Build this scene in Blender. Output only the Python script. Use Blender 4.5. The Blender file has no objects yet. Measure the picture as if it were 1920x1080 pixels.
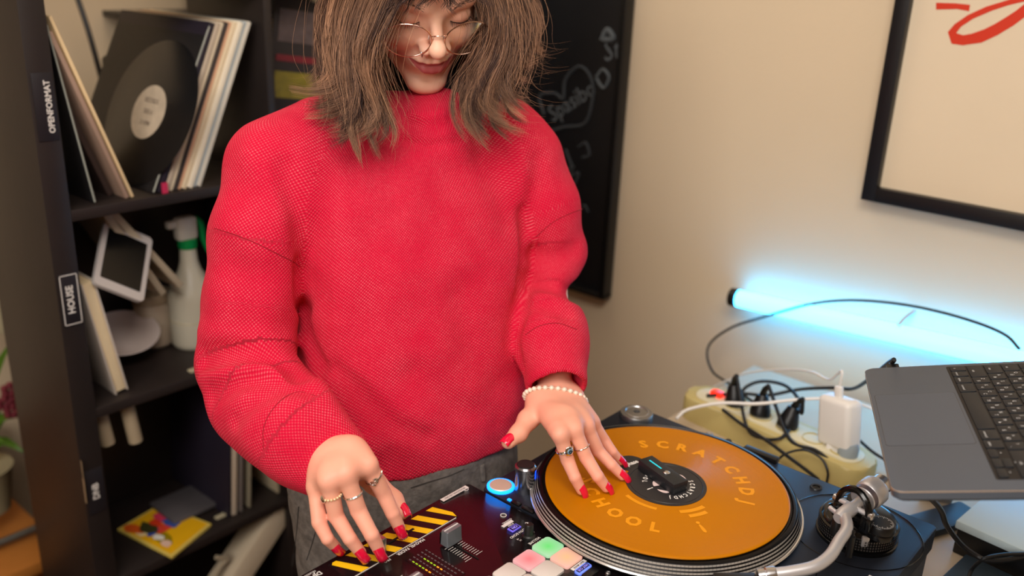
import bpy, bmesh, math, random
import numpy as np
from mathutils import Matrix, Vector
random.seed(7); RNG = np.random.default_rng(7)
PI = math.pi
scene = bpy.context.scene
COL = scene.collection
# ------------------------------------------------------------------ camera, light, exposure
FPX = 1732.0
PITCH, ROLL, YAW = math.radians(19.9), math.radians(2.4), math.radians(-40.5)
CAMPOS = np.array([.498, -.894, 1.60])
_f = np.array([math.sin(YAW)*math.cos(PITCH), math.cos(YAW)*math.cos(PITCH), -math.sin(PITCH)])
_r = np.array([math.cos(YAW), -math.sin(YAW), 0.]); _u = np.cross(_r, _f)
CR = _r*math.cos(ROLL)+_u*math.sin(ROLL); CU = -_r*math.sin(ROLL)+_u*math.cos(ROLL); CF = _f
cam = bpy.data.cameras.new('camera'); camo = bpy.data.objects.new('camera', cam); COL.objects.link(camo)
camo.matrix_world = Matrix(((CR[0], CU[0], -CF[0], CAMPOS[0]), (CR[1], CU[1], -CF[1], CAMPOS[1]),
                            (CR[2], CU[2], -CF[2], CAMPOS[2]), (0, 0, 0, 1)))
cam.sensor_width = 36; cam.lens = FPX/1920*36; cam.clip_start = .02
cam.dof.use_dof = True; cam.dof.focus_distance = 1.09; cam.dof.aperture_fstop = 2.6
scene.camera = camo
scene.view_settings.view_transform = 'Standard'; scene.view_settings.look = 'None'
scene.view_settings.gamma = 1; scene.view_settings.use_curve_mapping = False
scene.view_settings.exposure = -0.45
w = bpy.data.worlds.new('room_air'); scene.world = w; w.use_nodes = True
w.node_tree.nodes['Background'].inputs[0].default_value = (.9, .8, .7, 1)
w.node_tree.nodes['Background'].inputs[1].default_value = .05
def area(name, loc, target, sx, sy, power, col):
    l = bpy.data.lights.new(name, 'AREA'); l.shape = 'RECTANGLE'; l.size = sx; l.size_y = sy
    l.energy = power; l.color = col
    o = bpy.data.objects.new(name, l); COL.objects.link(o); o.location = loc
    d = Vector(target)-Vector(loc); o.rotation_euler = d.to_track_quat('-Z', 'Y').to_euler()
    return o
area('ceiling_panel_light', (.55, -.95, 2.62), (-.3, -.05, 1.1), 1.0, .8, 42, (1, .93, .86))
area('room_lamp', (.35, -2.05, 2.05), (-.3, .0, 1.15), .9, .7, 31, (1, .94, .88))
area('ceiling_panel_light', (1.3, .0, 2.62), (-.2, .2, 1.0), .9, .5, 4, (1, .90, .80))
area('ceiling_panel_light', (-.9, .1, 2.66), (-.9, .1, 0), .9, .5, 9, (1, .84, .68))

def S(px, py, D):                     # point of the place seen at (px,py) at depth D
    return CAMPOS + (CF + CR*(px-960)/FPX - CU*(py-540)/FPX)*D
def _ray(px, py): return CF + CR*(px-960)/FPX - CU*(py-540)/FPX
def SZ(px, py, z): d = _ray(px, py); return CAMPOS+d*(z-CAMPOS[2])/d[2]
def SX(px, py, x): d = _ray(px, py); return CAMPOS+d*(x-CAMPOS[0])/d[0]
def SY(px, py, y): d = _ray(px, py); return CAMPOS+d*(y-CAMPOS[1])/d[1]
# ------------------------------------------------------------------ materials
def srgb(r, g, b):
    f = lambda c: (c/255/12.92 if c/255 <= .04045 else ((c/255+.055)/1.055)**2.4)
    return (f(r), f(g), f(b), 1)
MATS = {}
def mat(name, col, rough=.5, metal=0., emit=None, es=0., noise=0., nscale=30., bump=0., bscale=200., coat=0., spec=.5, trans=0., ior=1.45, sheen=0.):
    if name in MATS: return MATS[name]
    m = bpy.data.materials.new(name); m.use_nodes = True; nt = m.node_tree; b = nt.nodes['Principled BSDF']
    c = srgb(*col) if len(col) == 3 else col
    b.inputs['Base Color'].default_value = c
    b.inputs['Roughness'].default_value = rough; b.inputs['Metallic'].default_value = metal
    b.inputs['Coat Weight'].default_value = coat; b.inputs['Specular IOR Level'].default_value = spec
    b.inputs['Transmission Weight'].default_value = trans; b.inputs['IOR'].default_value = ior
    b.inputs['Sheen Weight'].default_value = sheen
    if emit: b.inputs['Emission Color'].default_value = srgb(*emit); b.inputs['Emission Strength'].default_value = es
    tc = nt.nodes.new('ShaderNodeTexCoord')
    if noise > 0:
        n = nt.nodes.new('ShaderNodeTexNoise'); n.inputs['Scale'].default_value = nscale; n.inputs['Detail'].default_value = 6
        nt.links.new(tc.outputs['Object'], n.inputs['Vector'])
        mr = nt.nodes.new('ShaderNodeMapRange'); mr.inputs[3].default_value = 1-noise; mr.inputs[4].default_value = 1+noise
        nt.links.new(n.outputs['Fac'], mr.inputs[0])
        mx = nt.nodes.new('ShaderNodeVectorMath'); mx.operation = 'SCALE'; mx.inputs[0].default_value = c[:3]
        nt.links.new(mr.outputs[0], mx.inputs['Scale']); nt.links.new(mx.outputs[0], b.inputs['Base Color'])
    if bump > 0:
        n = nt.nodes.new('ShaderNodeTexNoise'); n.inputs['Scale'].default_value = bscale; n.inputs['Detail'].default_value = 4
        nt.links.new(tc.outputs['Object'], n.inputs['Vector'])
        bp = nt.nodes.new('ShaderNodeBump'); bp.inputs['Strength'].default_value = bump; bp.inputs['Distance'].default_value = .002
        nt.links.new(n.outputs['Fac'], bp.inputs['Height']); nt.links.new(bp.outputs[0], b.inputs['Normal'])
    MATS[name] = m; return m
# ------------------------------------------------------------------ objects
WM = {}
def put(o, parent=None):
    COL.objects.link(o)
    if parent is not None:
        o.parent = parent; o.matrix_parent_inverse = WM[parent.name].inverted()
        WM[o.name] = Matrix.Identity(4)
    else: WM[o.name] = Matrix.Translation(o.location)
    return o
def meta(o, label=None, cat=None, group=None, kind=None):
    if label: o['label'] = label
    if cat: o['category'] = cat
    if group: o['group'] = group
    if kind: o['kind'] = kind
    return o
def thing(name, label, cat, loc, group=None):
    o = bpy.data.objects.new(name, None); o.location = loc; o.empty_display_size = .05
    put(o); return meta(o, label, cat, group)
def mesh(name, V, F, m, parent=None, smooth=False, uv=None):
    V = np.asarray(V, float).reshape(-1, 3); loc = None
    me = bpy.data.meshes.new(name)
    if parent is None:
        loc = np.array([V[:, 0].mean(), V[:, 1].mean(), V[:, 2].min()]); V = V-loc
    if isinstance(F, np.ndarray):
        n, k = F.shape
        me.vertices.add(len(V)); me.vertices.foreach_set('co', V.astype(np.float32).ravel())
        me.loops.add(n*k); me.loops.foreach_set('vertex_index', F.astype(np.int32).ravel())
        me.polygons.add(n); me.polygons.foreach_set('loop_start', np.arange(0, n*k, k, dtype=np.int32))
        me.update(calc_edges=True); me.validate()
    else:
        me.from_pydata([tuple(v) for v in V], [], F); me.update()
    if smooth: me.polygons.foreach_set('use_smooth', np.ones(len(me.polygons), bool))
    for mm in (m if isinstance(m, (list, tuple)) else [m]): me.materials.append(mm)
    o = bpy.data.objects.new(name, me)
    if loc is not None: o.location = loc
    return put(o, parent)
def bmobj(name, bm, m, parent=None, smooth=False):
    bmesh.ops.recalc_face_normals(bm, faces=bm.faces)
    V = [v.co[:] for v in bm.verts]; idx = {v: i for i, v in enumerate(bm.verts)}
    F = [[idx[v] for v in f.verts] for f in bm.faces]; bm.free()
    o = mesh(name, V, F, m, parent, smooth)
    if smooth:
        try: o.data.set_sharp_from_angle(angle=math.radians(38))
        except Exception: pass
    return o
def frame(ax):                         # orthonormal frame with z = ax
    z = Vector(ax).normalized(); h = Vector((0, 0, 1)) if abs(z.z) < .95 else Vector((0, 1, 0))
    x = h.cross(z).normalized(); y = z.cross(x); return x, y, z
def addbox(bm, c, s, bev=0., R=None, seg=2):
    M = Matrix.Translation(Vector(c)) @ (R.to_4x4() if R is not None else Matrix.Identity(4)) @ Matrix.Diagonal((s[0], s[1], s[2], 1))
    r = bmesh.ops.create_cube(bm, size=1, matrix=M)
    if bev > 0:
        es = {e for v in r['verts'] for e in v.link_edges}
        bmesh.ops.bevel(bm, geom=list(es), offset=bev, segments=seg, profile=.5, affect='EDGES')
def box(name, c, s, m, parent=None, bev=0., R=None, seg=2):
    bm = bmesh.new(); addbox(bm, c, s, bev, R, seg); return bmobj(name, bm, m, parent, bev > 0)
def addprism(bm, pts, z0, z1, R=None, o=(0, 0, 0), bev=0.):
    f = (lambda p: Vector(o)+R@Vector(p)) if R is not None else (lambda p: Vector(o)+Vector(p))
    a = [bm.verts.new(f((x, y, z0))) for x, y in pts]; b = [bm.verts.new(f((x, y, z1))) for x, y in pts]
    n = len(pts); bm.faces.new(a[::-1]); tf = bm.faces.new(b)
    for i in range(n): bm.faces.new((a[i], a[(i+1) % n], b[(i+1) % n], b[i]))
    if bev > 0: bmesh.ops.bevel(bm, geom=list(tf.edges), offset=bev, segments=2, profile=.5, affect='EDGES')
def rrect(cx, cy, w, h, r, n=5):
    P = []
    for k, (sx, sy) in enumerate(((1, 1), (-1, 1), (-1, -1), (1, -1))):
        for i in range(n+1):
            a = PI/2*(k+i/n); P.append((cx+sx*(w/2-r)+r*math.cos(a), cy+sy*(h/2-r)+r*math.sin(a)))
    return P
def circ(cx, cy, r, n=32): return [(cx+r*math.cos(2*PI*i/n), cy+r*math.sin(2*PI*i/n)) for i in range(n)]
def prism(name, pts, z0, z1, m, parent=None, R=None, o=(0, 0, 0), bev=0., smooth=True):
    bm = bmesh.new(); addprism(bm, pts, z0, z1, R, o, bev); return bmobj(name, bm, m, parent, smooth)
def addlathe(bm, prof, o, ax=(0, 0, 1), n=48):
    x, y, z = frame(ax); o = Vector(o); rings = []
    for r, h in prof:
        if r < 1e-6: rings.append([bm.verts.new(o+z*h)])
        else: rings.append([bm.verts.new(o+z*h+(x*math.cos(2*PI*i/n)+y*math.sin(2*PI*i/n))*r) for i in range(n)])
    for a, b in zip(rings, rings[1:]):
        for i in range(n):
            j = (i+1) % n
            if len(a) == 1 and len(b) == 1: continue
            if len(a) == 1: bm.faces.new((a[0], b[i], b[j]))
            elif len(b) == 1: bm.faces.new((a[i], b[0], a[j]))
            else: bm.faces.new((a[i], b[i], b[j], a[j]))
def lathe(name, prof, o, m, parent=None, ax=(0, 0, 1), n=48):
    bm = bmesh.new(); addlathe(bm, prof, o, ax, n); return bmobj(name, bm, m, parent, True)
def smoothpts(P, n):
    P = np.asarray(P, float); k = len(P)
    if k < 3: return np.array([P[0]+(P[-1]-P[0])*t for t in np.linspace(0, 1, n)])
    Q = np.vstack([2*P[0]-P[1], P, 2*P[-1]-P[-2]]); out = []
    for t in np.linspace(0, k-1-1e-9, n):
        i = int(t); u = t-i; a, b, c, d = Q[i:i+4]
        out.append(.5*((2*b)+(-a+c)*u+(2*a-5*b+4*c-d)*u*u+(-a+3*b-3*c+d)*u**3))
    return np.array(out)
def addtube(bm, P, r, n=8, closed=False, cap=True):
    P = [Vector(p) for p in P]; k = len(P); rr = r if hasattr(r, '__len__') else [r]*k
    T = [((P[(i+1) % k]-P[i-1]) if closed else (P[min(i+1, k-1)]-P[max(i-1, 0)])).normalized() for i in range(k)]
    x = frame(T[0])[0]; rings = []
    for i in range(k):
        x = (x-T[i]*x.dot(T[i])).normalized(); y = T[i].cross(x)
        rings.append([bm.verts.new(P[i]+(x*math.cos(2*PI*j/n)+y*math.sin(2*PI*j/n))*rr[i]) for j in range(n)])
    for i in range(k if closed else k-1):
        a, b = rings[i], rings[(i+1) % k]
        for j in range(n): bm.faces.new((a[j], b[j], b[(j+1) % n], a[(j+1) % n]))
    if cap and not closed: bm.faces.new(rings[0][::-1]); bm.faces.new(rings[-1])
def tube(name, P, r, m, parent=None, n=8, closed=False, sm=0):
    if sm: P = smoothpts(P, sm); r = r if not hasattr(r, '__len__') else list(np.interp(np.linspace(0, 1, sm), np.linspace(0, 1, len(r)), r))
    bm = bmesh.new(); addtube(bm, P, r, n, closed); return bmobj(name, bm, m, parent, True)
_tc = {}
def textdata(s, size, bold=0., ext=0.):
    key = (s, bold)
    if key not in _tc:
        c = bpy.data.curves.new('lettering', 'FONT'); c.body = s; c.size = 1; c.offset = bold; c.resolution_u = 2
        c.align_x = 'CENTER'; c.align_y = 'CENTER'
        o = bpy.data.objects.new('tmp', c); COL.objects.link(o)
        dg = bpy.context.evaluated_depsgraph_get(); me = bpy.data.meshes.new_from_object(o.evaluated_get(dg))
        V = np.array([v.co[:] for v in me.vertices]).reshape(-1, 3); F = [list(p.vertices) for p in me.polygons]
        bpy.data.objects.remove(o); bpy.data.meshes.remove(me); bpy.data.curves.remove(c); _tc[key] = (V, F)
    V, F = _tc[key]; return V*size, F
class Text:                            # collects words as flat print, then one mesh
    def __init__(s): s.V = []; s.F = []; s.n = 0
    def raw(s, V, F):
        V = np.asarray(V, float); s.V.append(V); s.F += [[i+s.n for i in f] for f in F]; s.n += len(V)
    def add(s, txt, c, xd, yd, size, sx=1., bold=0.):
        V, F = textdata(txt, size, bold)
        if len(V) == 0: return
        xd = np.array(xd, float); yd = np.array(yd, float); xd /= np.linalg.norm(xd); yd /= np.linalg.norm(yd)
        s.raw(np.array(c)+V[:, :1]*sx*xd+V[:, 1:2]*yd, F)
    def ring(s, txt, c, r, a0, da, size, outward=True, sx=1., bold=0.):
        for i, ch in enumerate(txt):
            a = a0+da*i; rad = np.array([math.cos(a), math.sin(a), 0]); tan = np.array([-math.sin(a), math.cos(a), 0])
            if ch != ' ': s.add(ch, np.array(c)+rad*r, -tan if outward else tan, rad if outward else -rad, size, sx, bold)
    def quad(s, pts): s.raw(pts, [list(range(len(pts)))])
    def build(s, name, m, parent): return mesh(name, np.vstack(s.V), s.F, m, parent)
# ------------------------------------------------------------------ implicit surfaces
def rc(P, a, b, ra, rb):
    a = np.asarray(a, float); b = np.asarray(b, float); ab = b-a; t = np.clip((P-a)@ab/max(ab@ab, 1e-12), 0, 1)
    return np.linalg.norm(P-a-t[:, None]*ab, axis=1)-(ra+(rb-ra)*t)
def el(P, c, r, R=None):
    q = P-np.asarray(c, float)
    if R is not None: q = q@R
    r = np.asarray(r, float); k0 = np.linalg.norm(q/r, axis=1); k1 = np.linalg.norm(q/r**2, axis=1)+1e-9
    return k0*(k0-1)/k1
def smin(a, b, k):
    h = np.clip(k-np.abs(a-b), 0, None)/k; return np.minimum(a, b)-h*h*k*.25
def smax(a, b, k): return -smin(-a, -b, k)
def chain(P, pts, rad, k=.004):
    d = None
    for i in range(len(pts)-1):
        e = rc(P, pts[i], pts[i+1], rad[i], rad[i+1]); d = e if d is None else smin(d, e, k)
    return d
def nets(fn, lo, hi, h, B=8):          # surface nets over the blocks that the surface crosses
    lo = np.asarray(lo, float); n = np.ceil((np.asarray(hi)-lo)/h/B).astype(int)
    N = n*B+1; V = np.full(tuple(N), 9., np.float32)
    g = np.stack(np.meshgrid(*[np.arange(k) for k in n], indexing='ij'), -1).reshape(-1, 3)
    d = fn(lo+(g*B+B/2)*h)
    V4 = np.repeat(np.repeat(np.repeat(d.reshape(tuple(n)), B, 0), B, 1), B, 2); V[:-1, :-1, :-1] = V4
    act = g[np.abs(d) < B*h*.87*1.35]
    loc = np.stack(np.meshgrid(*[np.arange(B+1)]*3, indexing='ij'), -1).reshape(-1, 3)
    for s in range(0, len(act), 400):
        idx = (act[s:s+400, None, :]*B+loc[None]).reshape(-1, 3)
        V[idx[:, 0], idx[:, 1], idx[:, 2]] = fn(lo+idx*h)
    V[0], V[-1] = 9, 9; V[:, 0] = 9; V[:, -1] = 9; V[:, :, 0] = 9; V[:, :, -1] = 9
    ins = V < 0; c = ins.astype(np.int8)
    sh = lambda A, i, j, k: A[i:A.shape[0]-1+i, j:A.shape[1]-1+j, k:A.shape[2]-1+k]
    tot = sum(sh(c, i, j, k).astype(np.int16) for i in (0, 1) for j in (0, 1) for k in (0, 1))
    cells = np.argwhere((tot > 0) & (tot < 8)); acc = np.zeros((len(cells), 3)); cnt = np.zeros(len(cells))
    cs = [(i, j, k) for i in (0, 1) for j in (0, 1) for k in (0, 1)]
    for a in cs:
        for ax in range(3):
            if a[ax]: continue
            b = list(a); b[ax] = 1
            va = V[tuple((cells+a).T)]; vb = V[tuple((cells+b).T)]; x = (va < 0) != (vb < 0)
            t = np.where(x, va/np.where(x, va-vb, 1), 0)
            p = np.tile(np.array(a, float), (len(cells), 1)); p[:, ax] += t; acc[x] += p[x]; cnt[x] += 1
    verts = lo+(cells+acc/cnt[:, None])*h
    ID = np.full(tuple(N-1), -1, np.int32); ID[tuple(cells.T)] = np.arange(len(cells)); Q = []
    for ax in range(3):
        o1, o2 = [(1, 2), (2, 0), (0, 1)][ax]
        sl = [slice(None)]*3; sl[ax] = slice(0, -1); s2 = [slice(None)]*3; s2[ax] = slice(1, None)
        A = ins[tuple(sl)]; Bm = ins[tuple(s2)]; e = np.argwhere(A != Bm)
        ok = (e[:, o1] > 0) & (e[:, o2] > 0); e = e[ok]
        q = []
        for d1, d2 in ((1, 1), (0, 1), (0, 0), (1, 0)):
            f = e.copy(); f[:, o1] -= d1; f[:, o2] -= d2; q.append(ID[tuple(f.T)])
        q = np.stack(q, 1); fl = A[tuple(e.T)]; q[~fl] = q[~fl][:, ::-1]; Q.append(q)
    Q = np.vstack(Q); Q = Q[(Q >= 0).all(1)]
    return verts, Q
def relax(V, F, it=1, lam=.5):
    E = np.vstack([F[:, [0, 1]], F[:, [1, 2]], F[:, [2, 3]], F[:, [3, 0]]]); E = np.vstack([E, E[:, ::-1]])
    for _ in range(it):
        s = np.zeros_like(V); n = np.zeros(len(V)); np.add.at(s, E[:, 0], V[E[:, 1]]); np.add.at(n, E[:, 0], 1)
        V = V+lam*(s/np.maximum(n, 1)[:, None]-V)
    return V
def grad(fn, P, e=.001):
    return np.stack([(fn(P+np.eye(3)[i]*e)-fn(P-np.eye(3)[i]*e))/(2*e) for i in range(3)], 1)
def march(fn, px, py, d0=.8, d1=1.7):  # first surface point along the sight line
    px = np.atleast_1d(np.asarray(px, float)); py = np.atleast_1d(np.asarray(py, float)); t = np.full(len(px), d0)
    R = np.stack([_ray(a, b) for a, b in zip(px, py)]); L = np.linalg.norm(R, axis=1)
    for _ in range(70):
        P = CAMPOS+R*t[:, None]; t = np.minimum(t+np.clip(fn(P), -.02, .05)*.7/L, d1)
    return CAMPOS+R*t[:, None]
# ================================================================== THE SETTING
wall_m = mat('warm_white_paint', (216, 196, 166), .85, noise=.03, nscale=5, bump=.25, bscale=120)
dark_wood = mat('black_brown_foil', (32, 26, 25), .5, noise=.25, nscale=12)
def struct(o): o['kind'] = 'structure'; return o
X0, X1, Y0, Y1, ZC = -1.75, 2.6, -2.4, .70, 2.75
struct(box('floor', ((X0+X1)/2, (Y0+Y1)/2, -.05), (X1-X0+.2, Y1-Y0+.2, .1), mat('brown_laminate', (96, 62, 38), .45, noise=.2, nscale=7)))
struct(box('ceiling', ((X0+X1)/2, (Y0+Y1)/2, ZC+.05), (X1-X0+.2, Y1-Y0+.2, .1), mat('ceiling_white', (225, 220, 212), .9)))
struct(box('wall_right', ((X0+X1)/2, Y1+.05, ZC/2), (X1-X0+.2, .1, ZC), wall_m))
struct(box('wall_back', (X0-.05, (Y0+Y1)/2, ZC/2), (.1, Y1-Y0, ZC), wall_m))
struct(box('wall_left', ((X0+X1)/2, Y0-.05, ZC/2), (X1-X0+.2, .1, ZC), wall_m))
struct(box('wall_front', (X1+.05, (Y0+Y1)/2, ZC/2), (.1, Y1-Y0, ZC), wall_m))
struct(box('baseboard_right', ((X0+X1)/2, Y1-.008, .04), (X1-X0, .016, .08), mat('baseboard_white', (210, 204, 195), .6)))
# ------------------------------------------------------------------ the table
t = thing('dj_table', 'black table top under the turntable, mixer and power strip', 'table', (.1, .1, 0))
box('table_top', (.25, .06, .845), (.93, 1.24, .03), mat('table_board', (196, 178, 152), .5, noise=.06, nscale=25), t, .003)
for x in (-.17, .66):
    for y in (-.5, .62): box('leg', (x, y, .415), (.05, .05, .83), mat('table_leg_black', (28, 27, 28), .5), t, .003)
# ------------------------------------------------------------------ turntable
DZ = .96
blk = mat('deck_black_blue_spill', (44, 49, 60), .46, .55, bump=.12, bscale=900)  # black metal with the tube's blue light tinted into its colour
blks = mat('black_satin_plastic', (16, 16, 17), .38)
blkg = mat('black_gloss_plastic', (10, 10, 11), .18)
silver = mat('brushed_silver', (205, 205, 208), .28, 1.)
tt = thing('turntable', 'black direct-drive turntable carrying the amber record', 'turntable', (0, 0, .86))
cxd, cyd = (-.183+.272)/2, (-.139+.193)/2
prism('chassis', rrect(cxd, cyd, .455, .332, .006), DZ-.03, DZ, blk, tt, bev=.0015)
prism('lower_body', rrect(cxd, cyd, .449, .326, .006), DZ-.085, DZ-.03, mat('rubber_grey', (62, 66, 72), .7), tt)
for x in (-.14, .23):
    for y in (-.1, .15): lathe('foot', [(0, 0), (.024, 0), (.026, .004), (.026, .012), (.02, .018), (0, .018)], (x, y, .86), blks, tt)
# panel seam lines recessed round the tonearm plate
tube('panel_seam', [(.272, -.118, DZ), (.235, -.08, DZ), (.205, -.01, DZ), (.19, .06, DZ)], .0006, blkg, tt, 5, sm=20)
seam = [(.2+.078*math.cos(a), .112+.078*math.sin(a), DZ) for a in np.linspace(0, 2*PI, 48, endpoint=False)]
tube('tonearm_plate_seam', seam, .0007, blkg, tt, 5, closed=True)
# platter
pl = lathe('platter', [(.0, .004), (.167, .004), (.1685, .006), (.1685, .0075), (.166, .009), (.160, .022), (.158, .0235), (.1545, .024), (.153, .0222), (.0, .0222)], (0, 0, DZ), mat('platter_alloy', (34, 33, 34), .3, .8), tt, n=128)
tube('platter_rim', [(.1672*math.cos(a), .1672*math.sin(a), DZ+.0078) for a in np.linspace(0, 2*PI, 128, endpoint=False)], .0018, mat('rim_polished', (235, 232, 228), .25, .8), pl, 6, closed=True)
for k, (r, h) in enumerate(((.1652, .0115), (.1636, .0152), (.1620, .0188), (.1600, .0222))):     # four bands of strobe dots
    V = []; F = []; n = 230
    for i in range(n):
        a0 = 2*PI*i/n; a1 = a0+2*PI/n*.93
        for a, rr, hh in ((a0, r+.0008, h-.0011), (a1, r+.0008, h-.0011), (a1, r+.0002, h+.0009), (a0, r+.0002, h+.0009)): V.append((rr*math.cos(a), rr*math.sin(a), DZ+hh))
        F.append((4*i, 4*i+1, 4*i+2, 4*i+3))
    mesh('strobe_dot_band', V, F, mat('strobe_dot_silver', (214, 208, 200), .32, .55), pl)['kind'] = 'stuff'
# record
def rec_mat():
    m = mat('amber_vinyl', (.50, .17, 0., 1), .36, coat=.10, spec=.12); nt = m.node_tree; b = nt.nodes['Principled BSDF']
    b.inputs['Coat Roughness'].default_value = .12
    tc = nt.nodes['Texture Coordinate'] if 'Texture Coordinate' in nt.nodes else nt.nodes.new('ShaderNodeTexCoord')
    g = nt.nodes.new('ShaderNodeNewGeometry'); s = nt.nodes.new('ShaderNodeSeparateXYZ'); nt.links.new(g.outputs['Position'], s.inputs[0])
    def mth(op, a, bb=None, v=None):
        n = nt.nodes.new('ShaderNodeMath'); n.operation = op; nt.links.new(a, n.inputs[0])
        if bb is not None: nt.links.new(bb, n.inputs[1])
        if v is not None: n.inputs[1].default_value = v
        return n.outputs[0]
    r = mth('SQRT', mth('ADD', mth('POWER', s.outputs[0], v=2), mth('POWER', s.outputs[1], v=2)))
    h = mth('SINE', mth('MULTIPLY', r, v=6500.)); n1 = nt.nodes.new('ShaderNodeTexNoise'); n1.noise_dimensions = '1D'; n1.inputs['Scale'].default_value = 260; nt.links.new(r, n1.inputs['W'])
    hh = mth('ADD', mth('MULTIPLY', h, v=.35), mth('MULTIPLY', n1.outputs['Fac'], v=1.6))
    bp = nt.nodes.new('ShaderNodeBump'); bp.inputs['Strength'].default_value = .22; bp.inputs['Distance'].default_value = .0008; nt.links.new(hh, bp.inputs['Height'])
    nt.links.new(bp.outputs[0], b.inputs['Normal']); nt.links.new(bp.outputs[0], b.inputs['Coat Normal'])
    return m
RZ = .9862
rec = thing('vinyl_record', 'translucent amber twelve-inch record lying on the turntable platter', 'record', (0, 0, DZ+.0222))
lathe('disc', [(0, 0), (.1485, 0), (.1505, .0012), (.1505, .0022), (.1485, .0034), (.146, .0031), (.058, .0031), (.055, .004), (0, .004)], (0, 0, DZ+.0223), rec_mat(), rec, n=128)
T = Text(); a = math.radians
T.ring('SCRATCHDJ', (0, 0, RZ-.0005), .0985, a(140), a(-15.0), .0250, True, .92, .045)
T.build('groove_lettering', mat('amber_light_groove', (.80, .31, .0, 1), .5), rec); T = Text()
T.ring('SCHOOL', (0, 0, RZ-.0005), .0985, a(220), a(15.0), .0250, False, .92, .045)
T.build('groove_lettering', MATS['amber_light_groove'], rec); T = Text()
T.ring('!', (0, 0, RZ-.0005), .093, a(328), 0, .030, True, .9, .03)
# graphic shapes pressed next to the label
def arcband(T, r0, r1, a0, a1, z, n=14):
    T.quad([(r0*math.cos(t), r0*math.sin(t), z) for t in np.linspace(a0, a1, n)]+[(r1*math.cos(t), r1*math.sin(t), z) for t in np.linspace(a1, a0, n)])
T.build('groove_lettering', MATS['amber_light_groove'], rec)
for r0, r1, t0, t1 in ((.053, .062, 250, 292), (.058, .064, 318, 350), (.068, .074, 325, 345), (.052, .060, 168, 205)):
    T = Text(); arcband(T, r0, r1, a(t0), a(t1), RZ-.0005); T.build('pressed_graphic', MATS['amber_light_groove'], rec)
lab = lathe('record_label', [(0, 0), (.0503, 0), (.0503, .0004), (0, .0004)], (0, 0, RZ+.0003), mat('label_black_paper', (44, 42, 43), .5), rec, n=64)
tube('label_ring', [(.0455*math.cos(q), .0455*math.sin(q), RZ+.0007) for q in np.linspace(0, 2*PI, 64, endpoint=False)], .0004, mat('label_ring_black', (28, 27, 28), .4), lab, 4, closed=True)
T = Text(); lz = RZ+.00085
T.ring('SCRATCHDJ', (0, 0, lz), .0325, a(52), a(-12.6), .0085, True, .75, .035)
T.ring('SCHOOL', (0, 0, lz), .0265, a(136), a(16), .0085, False, .75, .035)
T.ring('!', (0, 0, lz), .0255, a(254), 0, .012, True, .8, .04)
T.build('label_lettering', mat('label_print_white', (240, 236, 230), .5), lab)
T = Text()                             # pinkish oval graphic cut by two dark slashes, white cap above
def ell(cx, cy, rx, ry, ang, a0, a1, z, n=20):
    return [(cx+rx*math.cos(t)*math.cos(ang)-ry*math.sin(t)*math.sin(ang), cy+rx*math.cos(t)*math.sin(ang)+ry*math.sin(t)*math.cos(ang), z) for t in np.linspace(a0, a1, n)]
T.quad(ell(-.0055, -.008, .0135, .0085, a(-28), a(100), a(190), lz)); T.quad(ell(-.001, -.0105, .0135, .0085, a(-28), a(195), a(262), lz)+[(0.001, -.004, lz)])
T.quad(ell(.003, -.012, .0125, .0085, a(-28), a(275), a(390), lz)); T.quad(ell(.010, .021, .012, .006, a(-42), a(0), a(180), lz))
T.build('label_graphic', mat('label_print_pink', (238, 214, 210), .5), lab)
# black sticker near the label
st = thing('round_sticker', 'small round black sticker on the amber record beside its label', 'sticker', (-.0585, .009, RZ))
lathe('sticker_disc', [(0, 0), (.0195, 0), (.0195, .0005), (0, .0005)], (-.0585, .009, RZ), mat('sticker_black', (38, 36, 36), .5), st, n=40)
T = Text(); T.add('phase', (-.058, .010, RZ+.0007), (.25, .97, 0), (-.97, .25, 0), .0105, .8, .03); T.build('sticker_lettering', MATS['label_print_white'], st)
# wireless remote on the spindle
rm = thing('wireless_remote', 'flat black rectangular remote with a teal light lying across the record label', 'remote', (-.006, .001, RZ+.001))
p1, p2 = np.array(SZ(1199, 866, 1.0))[:2], np.array(SZ(1263, 912, 1.0))[:2]
ax = (p2-p1)/np.linalg.norm(p2-p1); rang = math.atan2(ax[1], ax[0]); Rr = Matrix.Rotation(rang, 3, 'Z')
c = (np.array(SZ(1199, 866, 1.0))+SZ(1224, 857, 1.0)+SZ(1287, 900, 1.0)+SZ(1263, 912, 1.0))/4
box('case', (c[0], c[1], RZ+.0085), (.068, .0225, .0145), mat('remote_black', (30, 33, 37), .4), rm, .0008, Rr)
lz2 = RZ+.0158
def onrem(u, v): return (c[0]+Rr[0][0]*u+Rr[0][1]*v, c[1]+Rr[1][0]*u+Rr[1][1]*v, lz2)
T = Text(); T.quad([onrem(-.026, -.001), onrem(-.003, -.001), onrem(-.003, .0012), onrem(-.026, .0012)])
T.build('indicator_light', mat('teal_led', (20, 190, 205), .4, emit=(10, 200, 220), es=.8), rm)
lathe('spindle', [(0, 0), (.0045, 0), (.0045, .001), (.0025, .002), (0, .0022)], onrem(.008, -.001), silver, rm, n=24)
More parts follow.
